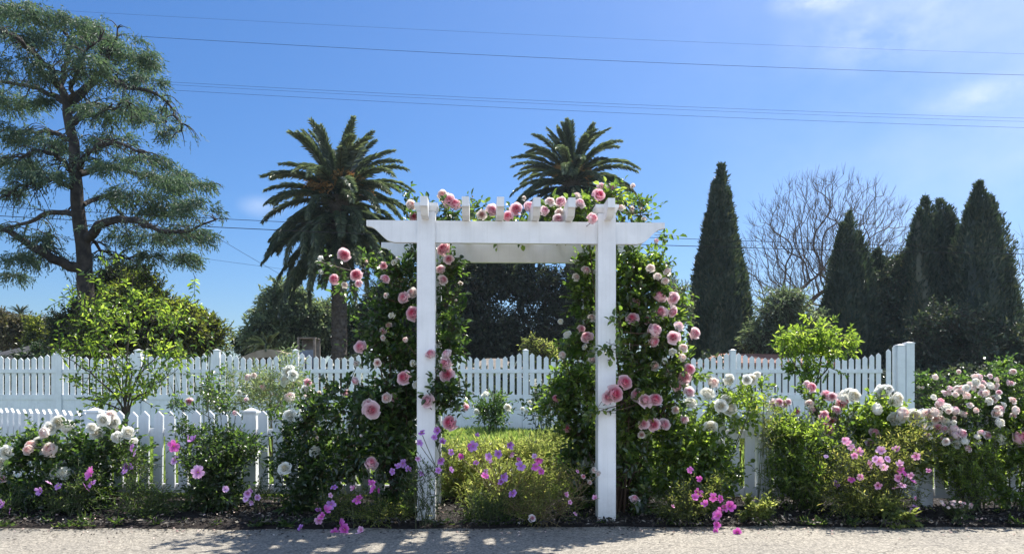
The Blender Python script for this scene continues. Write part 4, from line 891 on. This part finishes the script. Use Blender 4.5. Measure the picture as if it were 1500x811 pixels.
cypress('single tall pointed cypress standing alone right of the arbor',1056,40.,[(1057,243,36,0),(1047,268,28,-.35),(1066,284,28,.25),(1036,318,24,-.3),(1078,345,26,.25),(1024,375,18,-.2),(1090,400,16,.3),(1055,310,40,-.4)],5,pw=1.35)
cypress('slim ragged cypress in front of the bare tree',1243,40.,[(1244,312,30,0),(1234,330,28,-.4),(1257,342,34,.3),(1285,368,40,1),(1225,400,30,-.3)],6,pw=1.7)
cypress('broad cypress with several blunt tips, second from the right edge',1372,40.,[(1356,290,38,0),(1377,294,36,.2),(1392,304,28,.3),(1346,308,26,-.4),(1372,340,50,.6),(1322,375,40,1.)],7,pw=2.3)
cypress('tallest cypress of the right-hand clump with two sharp tips',1440,38.,[(1434,270,46,0),(1450,290,42,.3),(1422,302,34,-.3),(1460,370,36,.2),(1412,362,40,.2),(1470,400,30,.5)],8,pw=1.8)

# bare tree: branches reach for points spread through a domed crown, thickness follows the number of twigs carried
def baretree(name,label,px,z,cx,cy,rx,ry,N_,seed,tip=.009,trunk_py=500,stems=1):
    r=np.random.default_rng(seed); root=treeroot(name,label,px,z); b=np.array([root.location[0],z,-.1])
    c=W(cx,cy,z); RX=S(rx,z); RZ=S(ry,z)
    u=unit(r.normal(size=(N_*2,3))); u=u[u[:,2]>-.55][:N_]; rad=r.random((len(u),1))**.42
    T=c+u*rad*[RX,RX*.7,RZ]; T[:,2]+=.12*np.abs(T[:,0]-c[0])*0
    nodes=[b]; par=[-1]
    fork=W(px,trunk_py,z)
    for k in range(1,5): nodes.append(b+(fork-b)*k/4+r.normal(size=3)*[.06,.06,0]); par.append(len(nodes)-2)
    T=T[np.argsort(np.linalg.norm((T-fork)*[1,1,1.0],axis=1))]
    for tp in T:
        A=np.array(nodes); d=tp-A; L=np.linalg.norm(d,axis=1)
        # prefer parents that lie inward and below, so limbs sweep up and out
        dirn=unit(A-fork); cost=L*(1.0+.55*(1-np.sum(unit(d)*dirn,axis=1)))+.10*np.linalg.norm(A-fork,axis=1); cost[:4]=1e9
        j=int(np.argmin(cost)); P=A[j]; n=max(2,int(L[j]/.4)); pd=dirn[j] if j>4 else np.array([0,0,1.])
        prev=j
        for q in range(1,n+1):
            s=q/n; m=P+d[j]*.5+pd*L[j]*.18; pt=(1-s)**2*P+2*s*(1-s)*m+s*s*tp
            if q<n: pt=pt+r.normal(size=3)*.035
            nodes.append(pt); par.append(prev); prev=len(nodes)-1
    nodes=np.array(nodes); par=np.array(par); w=np.zeros(len(nodes)); ch=np.bincount(par[par>=0],minlength=len(nodes)); w[ch==0]=1
    for i in range(len(nodes)-1,0,-1): w[par[i]]+=w[i]
    rr=tip*np.maximum(w,1)**.47; i=np.arange(1,len(nodes))
    for _ in range(5):
        cs=np.zeros_like(nodes); np.add.at(cs,par[i],nodes[i]*w[i,None]); cw=np.zeros(len(nodes)); np.add.at(cw,par[i],w[i]); inner=(cw>0)&(par>=0); inner[:5]=False
        k=np.where(inner)[0]; new=nodes.copy(); new[k]=nodes[k]*.3+.35*nodes[par[k]]+.35*cs[k]/cw[k,None]; nodes=new
    g=Geo(); i=np.arange(1,len(nodes)); g.sticks(nodes[par[i]],nodes[i],np.minimum(rr[par[i]],rr[i]*1.35),rr[i],4)
    # finest twigs at the tips
    tips=nodes[np.where(ch==0)[0]]; k=5; P=np.repeat(tips,k,0); D=unit(unit(P-fork)*.8+[0,0,.45]+r.normal(size=P.shape)*.42); g.sticks(P,P+D*r.uniform(.3,.85,(len(P),1)),tip*.8,tip*.4,3)
    g.build('trunk',M['bare_bark'],root); print('bare nodes',len(nodes))
baretree('bare_tree','wide leafless tree with fine grey-brown twigs fanning between the cypresses',1200,47.,1215,398,138,142,2600,12,.0105)
baretree('bare_tree','pale leafless tree at the right edge beyond the last cypress',1510,42.,1520,400,45,70,160,14,.009,520)

# hedges and broadleaf trees
broadleaf('oak_tree','big dark dense tree framed by the left half of the arch',690,42.,[(690,430,45,36,1000),(660,470,36,42,800),(705,490,40,36,900),(735,410,28,26,330),(670,398,34,22,420),(640,440,30,40,500),(720,520,30,20,380),(705,392,30,16,240)],'oak',101,L=.24,trunk=.35)
broadleaf('oak_tree','dark tree with sky showing through, right half of the arch below the palm',800,43.,[(800,420,40,32,380),(770,470,30,34,300),(830,480,40,46,800),(790,512,40,24,700),(850,415,34,34,520),(745,500,20,28,220),(870,470,40,60,1100),(762,425,22,30,110),(780,395,26,16,120)],'oak',102,L=.24,trunk=.35)
broadleaf('dark_tree','round dark-green tree behind the cedar trunk',150,33.,[(165,430,40,36,1000),(120,480,36,34,850),(150,480,45,40,900),(95,490,20,24,300),(190,410,30,22,330)],'dark_tree',103,L=.16,trunk=.22)
broadleaf('citrus_tree','bright green rounded tree just behind the tall fence at left',215,26.,[(200,465,60,44,1900),(245,480,50,36,1300),(150,490,40,26,700),(200,430,34,26,480)],'citrus',104,L=.14,trunk=.18,tw=.4)
broadleaf('citrus_tree','darker rounded tree at the right shoulder of the bright green tree',300,27.,[(300,492,32,28,900),(285,480,26,24,500),(265,505,30,20,400)],'citrus',105,L=.12,trunk=.16,tw=.35)
broadleaf('willow_tree','brownish weeping tree at the far left horizon',20,46.,[(15,485,38,24,1000),(45,480,26,16,350),(-15,470,30,26,500)],'willow',106,L=.22,trunk=.25,up=-.2,droop=1.2)
broadleaf('willow_tree','small yellow-green tree right of the brownish weeping tree',62,44.,[(58,490,18,22,420),(75,505,20,12,200)],'citrus',107,L=.18,trunk=.15)
broadleaf('eucalyptus_tree','pale grey-green airy tree left of the palm trunk',415,49.,[(415,440,26,22,330),(405,480,34,30,700),(445,475,30,28,600),(430,450,26,22,330),(375,490,16,22,180),(470,470,20,30,350),(413,422,16,12,80)],'grey_tree',108,L=.3,trunk=.3,tw=.6)
broadleaf('dark_tree','low dark shrubby tree around the base of the palm trunk',470,50.,[(440,500,50,20,700),(480,495,30,24,500),(515,480,34,36,800),(545,500,40,30,700),(390,508,40,14,400),(360,500,14,16,120)],'dark_tree',109,L=.3,trunk=.25)
broadleaf('dark_tree','dark tree mass behind the left foliage of the arbor',590,46.,[(580,450,45,50,1200),(610,500,40,40,800),(560,500,40,40,800)],'oak',110,L=.28,trunk=.3)
broadleaf('pepper_tree','airy grey-green tree between the lone cypress and the slim cypress',1145,37.,[(1150,450,30,34,520),(1130,490,34,30,600),(1165,490,30,30,500),(1110,500,22,30,300),(1185,480,20,30,240)],'grey_tree',111,L=.18,trunk=.2,up=-.1,droop=1.0)
broadleaf('dark_tree','dense dark shrubs massed between the slim and the broad cypress',1300,41.,[(1300,450,50,60,2000),(1270,480,50,60,1800),(1335,480,40,60,1400),(1225,500,26,40,600),(1310,400,26,24,300),(1250,400,26,30,360)],'cypress',112,L=.22,trunk=.3)
broadleaf('dark_tree','dark undergrowth between the two rightmost cypresses and the fence end',1400,36.,[(1400,500,70,50,1500),(1470,520,40,44,900),(1360,540,50,30,700)],'cypress',113,L=.2,trunk=.2)
broadleaf('pepper_tree','thin grey-green tree behind the right arbor foliage, left of the lone cypress',985,36.,[(975,410,22,24,170),(990,440,20,26,200),(985,470,26,26,220),(960,400,20,18,90)],'grey_tree',114,L=.13,trunk=.12,tw=.4)
broadleaf('lime_shrub','bright yellow-green shrub just behind the tall fence, right in the arch',797,22.,[(795,515,18,12,260),(777,508,5,16,70),(805,530,18,14,160)],'lime_leaf',115,L=.09,trunk=.05,tw=.25)
broadleaf('dark_tree','low hedge-like tree behind the tall fence beside the small dark-roofed house',90,40.,[(75,515,24,10,240),(110,520,30,14,300),(60,525,30,10,200)],'dark_tree',116,L=.2,trunk=.15)

# hedge masses that fill the gaps between the far pickets
def hedge(label,x0,x1,z,py,seed,leaf='oak'):
    r=np.random.default_rng(seed); a=W(x0,HZ,z); b=W(x1,HZ,z); h=W(0,py,z)[2]; root=thing('hedge',label,'hedge',((a[0]+b[0])/2,z,0))
    n=int((b[0]-a[0])*h*170); x=r.uniform(a[0],b[0],n); y=z+r.uniform(-.6,.6,n); hh=h*(1+.12*np.sin(x*1.1)+.07*np.sin(x*3.3)); zz=r.random(n)**.8*hh
    g=Geo(); g.leaves(np.stack([x,y,zz],1),r.normal(size=(n,3))+[0,-.4,.3],r.normal(size=(n,3))+[0,0,.5],r.uniform(.12,.24,n),.11,.2,.1,simple=True)
    g.build('foliage',M[leaf],root)
    g=Geo(); xs=np.arange(a[0]+.4,b[0],1.1); g.sticks(np.stack([xs,0*xs+z,0*xs],1),np.stack([xs+.1,0*xs+z,0*xs+h*.7],1),.05,.03,5); g.build('stems',M['bark'],root)
hedge('dark hedge running behind the tall fence from the left edge to the palm',-330,470,24.,528,1,'dark_tree')
hedge('dark hedge behind the tall fence seen between its pickets through the arch',480,1075,25.,528,2)
hedge('dark hedge behind the right end of the tall fence and beyond it',1270,1700,30.,540,3)

# ------------------------------------------------------------------ small buildings beyond the fence
M['shingle']=solid('roof_shingle',(.03,.03,.033),(.07,.07,.075),4,.9,.5,14)
M['tanroof']=solid('tan_roof',(.3,.25,.18),(.42,.36,.28),1.5,.9)
M['redroof']=solid('red_roof',(.22,.1,.07),(.33,.17,.12),2,.9)
M['stucco']=solid('white_stucco',(.6,.6,.58),(.72,.72,.7),1,.9)
M['wood']=solid('weathered_wood',(.13,.11,.09),(.24,.21,.18),5,.9)
M['bluepanel']=solid('blue_grey_panel',(.14,.17,.22),(.2,.24,.3),3,.7)
M['glass']=solid('dark_glass',(.02,.025,.03),(.04,.045,.05),1,.1,spec=.8)
def house(name,label,px,z,w,d,wall_h,ridge_h,roof,wall,yaw=0):
    b=W(px,HZ,z); root=thing(name,label,'house',(b[0],z,0),yaw); hw=w/2
    def part(n,g,m): me=g.mesh(n,m); return inst(n,me,root,(0,0,0))
    g=Geo(); g.box((-hw,0,0),(hw,d,wall_h)); part('wall',g,wall)
    e=.45; g=Geo()
    y0,y1=-e,d+e; x0,x1=-hw-e,hw+e; zb=wall_h-.1; i=d/2*.6
    v=[(x0,y0,zb),(x1,y0,zb),(x1,y1,zb),(x0,y1,zb),(x0+i,(y0+y1)/2,ridge_h),(x1-i,(y0+y1)/2,ridge_h),(x0,y0,zb-.15),(x1,y0,zb-.15),(x1,y1,zb-.15),(x0,y1,zb-.15)]
    g.add(v,[(0,1,5,4),(2,3,4,5),(0,6,7,1),(1,7,8,2),(2,8,9,3),(3,9,6,0),(6,9,8,7)],[(1,2,5),(3,0,4)]); part('roof',g,roof)
    for k in (-.5,.1,.55):
        g=Geo(); g.box((k*hw,-.03,wall_h*.4),(k*hw+1.1,-.004,wall_h*.8)); f=part('window',g,M['glass'])
        g=Geo(); 
        for a,b_ in (((k*hw-.08,-.06,wall_h*.4-.08),(k*hw+1.18,-.031,wall_h*.4)),((k*hw-.08,-.06,wall_h*.8),(k*hw+1.18,-.031,wall_h*.8+.08))): g.box(a,b_)
        me=g.mesh('window_frame',M['stucco']); inst('window_frame',me,f,(0,0,0))
    return root
house('small_house','low house with a dark shingle roof and white wall at the far left',8,40.,4.6,6,2.6,3.7,M['shingle'],M['stucco'],R(-12))
house('small_house','low house with a grey-brown roof behind the tall fence, centred in the arch',722,33.,2.2,4,2.0,2.5,M['wood'],M['stucco'])
house('small_house','low building with a reddish roof behind the tall fence right of the arbor',1122,34.,5.0,5,2.35,2.8,M['redroof'],M['stucco'])
def tent():
    z=29.; b=W(392,HZ,z); root=thing('shade_canopy','tan arched canopy roof peeking over the tall fence left of the palm','canopy',(b[0],z,0)); 
    g=Geo(); n=15; w=1.05
    for k in range(n-1):
        x0,x1=[-w+2*w*q/(n-1) for q in (k,k+1)]; z0,z1=[2.2+.38*math.cos(q/w*1.45)**1.0 for q in (x0,x1)]
        g.add([(x0,-.005,z0-.3),(x1,-.005,z1-.3),(x1,-.005,z1),(x0,-.005,z0),(x0,.02,z0-.3),(x1,.02,z1-.3),(x1,.02,z1),(x0,.02,z0)],[(0,1,2,3),(4,7,6,5)])
        g.add([(x0,0,z0),(x1,0,z1),(x1,2.4,z1),(x0,2.4,z0),(x0,0,z0-.06),(x1,0,z1-.06),(x1,2.4,z1-.06),(x0,2.4,z0-.06)],[(0,1,2,3),(4,7,6,5),(0,4,5,1),(2,6,7,3)])
    o=g.build('canopy_roof',M['tanroof'],origin=np.zeros(3)); o.parent=root
    for x in (-w+.05,w-.05):
        for y in (.08,2.3): inst('leg',bevelled_box_mesh('leg',(x-.03,y-.03,0),(x+.03,y+.03,2.32),M['wood']),root,(0,0,0))
tent()
def tower():
    z=32.; b=W(449,HZ,z); root=thing('play_tower','small wooden play tower with a blue-grey panel, between canopy and palm trunk','play tower',(b[0],z,0)); 
    def P(n,a,c,m): return inst(n,bevelled_box_mesh(n,a,c,m),root,(0,0,0))
    for x in (-.34,.34):
        for y in (0,.75): P('post',(x-.045,y-.045,0),(x+.045,y+.045,3.2),M['wood'])
    P('roof',(-.39,-.05,3.2),(.39,.8,3.25),M['wood']); P('inner_wall',(-.29,.7,2.5),(.29,.73,3.15),M['wood']); P('front_panel',(-.29,-.03,2.0),(.29,.0,2.72),M['bluepanel']); P('platform',(-.29,.05,1.9),(.29,.7,1.98),M['wood'])
    P('notice',(-.16,-.045,2.35),(-.07,-.032,2.5),M['stucco']); P('back_panel',(-.29,.76,2.0),(.29,.79,2.5),M['wood'])
tower()

# ------------------------------------------------------------------ overhead wires
def wire(label,pts,zs,rad,sag=0):
    # pts: photo rows of the cable at its two ends inside the frame; built as a straight span in plan, extended past the frame
    (x0,y0),(x1,y1)=pts; a=W(x0,y0,zs[0]); b=W(x1,y1,zs[1]); d=b-a
    A=a-d*.35; Bq=b+d*.35; t=np.linspace(0,1,50)[:,None]; p=A+(Bq-A)*t-np.array([0,0,1])*sag*4*t*(1-t)+np.array([0,0,1])*sag*4*.2*.8*1.0
    mid=p.mean(0); g=Geo(); g.tube(p,rad,5,cap=False); o=g.build('power_line',M['wire'],origin=mid); tag(o,label,'power line','overhead power lines'); return o
wire('highest faint power line crossing the top of the sky',((170,20),(1500,79)),(52,60),.006,.6)
wire('second power line from the top, darker, crossing the sky below the faintest one',((200,53),(1500,110)),(46,52),.011,.7)
wire('upper cable of the three close lines in the middle of the sky',((265,121),(1500,173)),(50,56),.008,.6)
wire('middle cable of the three close lines in the middle of the sky',((268,125),(1500,178)),(50.6,56.6),.007,.6)
wire('lowest cable of the three close lines in the middle of the sky',((270,133),(1500,187)),(50,56),.009,.6)
wire('low upper cable passing in front of the cedar and behind the arbor',((0,303),(1500,364)),(26,30),.010,.45)
wire('low thicker cable passing in front of the cedar and the cypresses',((0,316),(1500,372)),(25.5,29),.013,.5)
wire('thin service wire slanting down between the cedar and the left palm',((310,343),(390,390)),(27,34),.007,.02)
wire('faint wire low between the cedar and the left palm',((80,347),(400,392)),(44,48),.008,.1)

# ------------------------------------------------------------------ light, sky, camera
SUN_EL=R(57); SUN_AZ=R(38)   # azimuth to the right of the view direction
w=bpy.data.worlds.new('World'); scene.world=w; w.use_nodes=True; nt=w.node_tree; nt.nodes.clear()
out=nt.nodes.new('ShaderNodeOutputWorld'); bg=nt.nodes.new('ShaderNodeBackground'); sky=nt.nodes.new('ShaderNodeTexSky'); sky.sky_type='NISHITA'; sky.sun_disc=False
sky.sun_elevation=SUN_EL; sky.sun_rotation=SUN_AZ; sky.air_density=1.0; sky.dust_density=1.2; sky.ozone_density=3.0; sky.altitude=50
tc=nt.nodes.new('ShaderNodeTexCoord')
hsv=nt.nodes.new('ShaderNodeHueSaturation'); hsv.inputs['Saturation'].default_value=1.3; nt.links.new(sky.outputs[0],hsv.inputs['Color'])
col=mix(nt,1.0,hsv.outputs[0],(.87,.98,1.15),'MULTIPLY')
def cloud(px,py,sx,sy,amt,scale,col,seed,d=None,cc=(9.5,9.9,10.6)):
    d=W(px,py,1.)-np.array([0,0,CAMH]) if d is None else np.array(d)
    mp=nt.nodes.new('ShaderNodeMapping'); mp.vector_type='POINT'; k=1/np.linalg.norm(d); ys=.5 if d[1]>0 else .75
    mp.inputs['Location'].default_value=tuple(-d*k*np.array([1/sx,1/ys,1/sy])); mp.inputs['Scale'].default_value=(1/sx,1/ys,1/sy); nt.links.new(tc.outputs['Generated'],mp.inputs[0])
    ln=nt.nodes.new('ShaderNodeVectorMath'); ln.operation='LENGTH'; nt.links.new(mp.outputs[0],ln.inputs[0])
    mr=nt.nodes.new('ShaderNodeMapRange'); mr.interpolation_type='SMOOTHSTEP'; nt.links.new(ln.outputs['Value'],mr.inputs[0]); mr.inputs[1].default_value=1; mr.inputs[2].default_value=0; mr.inputs[3].default_value=0; mr.inputs[4].default_value=1
    m2=nt.nodes.new('ShaderNodeMapping'); m2.inputs['Scale'].default_value=(1,1,1.6); m2.inputs['Location'].default_value=(seed,seed*.7,0); nt.links.new(tc.outputs['Generated'],m2.inputs[0])
    nz=noise(nt,scale,7,.62,m2.outputs[0]); r2=nt.nodes.new('ShaderNodeMapRange'); nt.links.new(nz.outputs['Fac'],r2.inputs[0]); r2.inputs[1].default_value=.36; r2.inputs[2].default_value=.72
    mu=nt.nodes.new('ShaderNodeMath'); mu.operation='MULTIPLY'; nt.links.new(mr.outputs[0],mu.inputs[0]); nt.links.new(r2.outputs[0],mu.inputs[1])
    m3=nt.nodes.new('ShaderNodeMath'); m3.operation='MULTIPLY'; m3.use_clamp=True; nt.links.new(mu.outputs[0],m3.inputs[0]); m3.inputs[1].default_value=amt
    return mix(nt,m3.outputs[0],col,cc)
col=cloud(1215,-8,.07,.025,1.3,9,col,1.)
col=cloud(1440,140,.07,.025,.5,11,col,2.)
col=cloud(1300,45,.13,.05,.35,14,col,3.)
col=cloud(385,303,.035,.018,.35,9,col,4.)
col=cloud(1650,60,.6,.5,.45,1.5,col,6.)
# bright cloud invented in the unseen sky behind the camera, added as fill light
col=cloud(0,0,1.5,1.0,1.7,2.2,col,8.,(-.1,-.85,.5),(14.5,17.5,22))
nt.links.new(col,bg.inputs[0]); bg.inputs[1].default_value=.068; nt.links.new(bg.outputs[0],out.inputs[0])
sl=bpy.data.lights.new('Sun','SUN'); sl.energy=5.0; sl.angle=R(.53); sl.color=(1,.95,.87); so=bpy.data.objects.new('Sun',sl); COL.objects.link(so)
dv=Vector((math.sin(SUN_AZ)*math.cos(SUN_EL),math.cos(SUN_AZ)*math.cos(SUN_EL),math.sin(SUN_EL))); so.rotation_euler=dv.to_track_quat('Z','Y').to_euler(); so.location=(12,10,30)
cd=bpy.data.cameras.new('Camera'); cam=bpy.data.objects.new('Camera',cd); COL.objects.link(cam); cam.location=(0,0,CAMH); cam.rotation_euler=(R(90),0,0)
cd.sensor_width=36; cd.lens=FPX/1500*36; cd.shift_y=(HZ-405.5)/1500; cd.clip_end=2000; scene.camera=cam
vs=scene.view_settings; vs.view_transform='Standard'; vs.look='None'; vs.gamma=1; vs.exposure=.95; vs.use_curve_mapping=False
scene.cycles.max_bounces=6; scene.cycles.diffuse_bounces=3; scene.cycles.glossy_bounces=2; scene.cycles.transmission_bounces=4; scene.cycles.use_denoising=True
# thin sunlit air over the garden and field
def haze():
    g=Geo(); g.box((-75,-12,-1.1),(75,75,34)); o=g.build('haze',[],None); 
    m=bpy.data.materials.new('haze'); m.use_nodes=True; n=m.node_tree; n.nodes.clear(); out=n.nodes.new('ShaderNodeOutputMaterial'); v=n.nodes.new('ShaderNodeVolumePrincipled')
    v.inputs['Color'].default_value=(.7,.86,1,1); v.inputs['Density'].default_value=HAZE; v.inputs['Anisotropy'].default_value=.35; n.links.new(v.outputs[0],out.inputs['Volume']); o.data.materials.append(m)
    tag(o,'thin bright sunlit air between the camera and the far trees','haze',kind='stuff')
HAZE=.00025
haze(); scene.cycles.volume_bounces=0
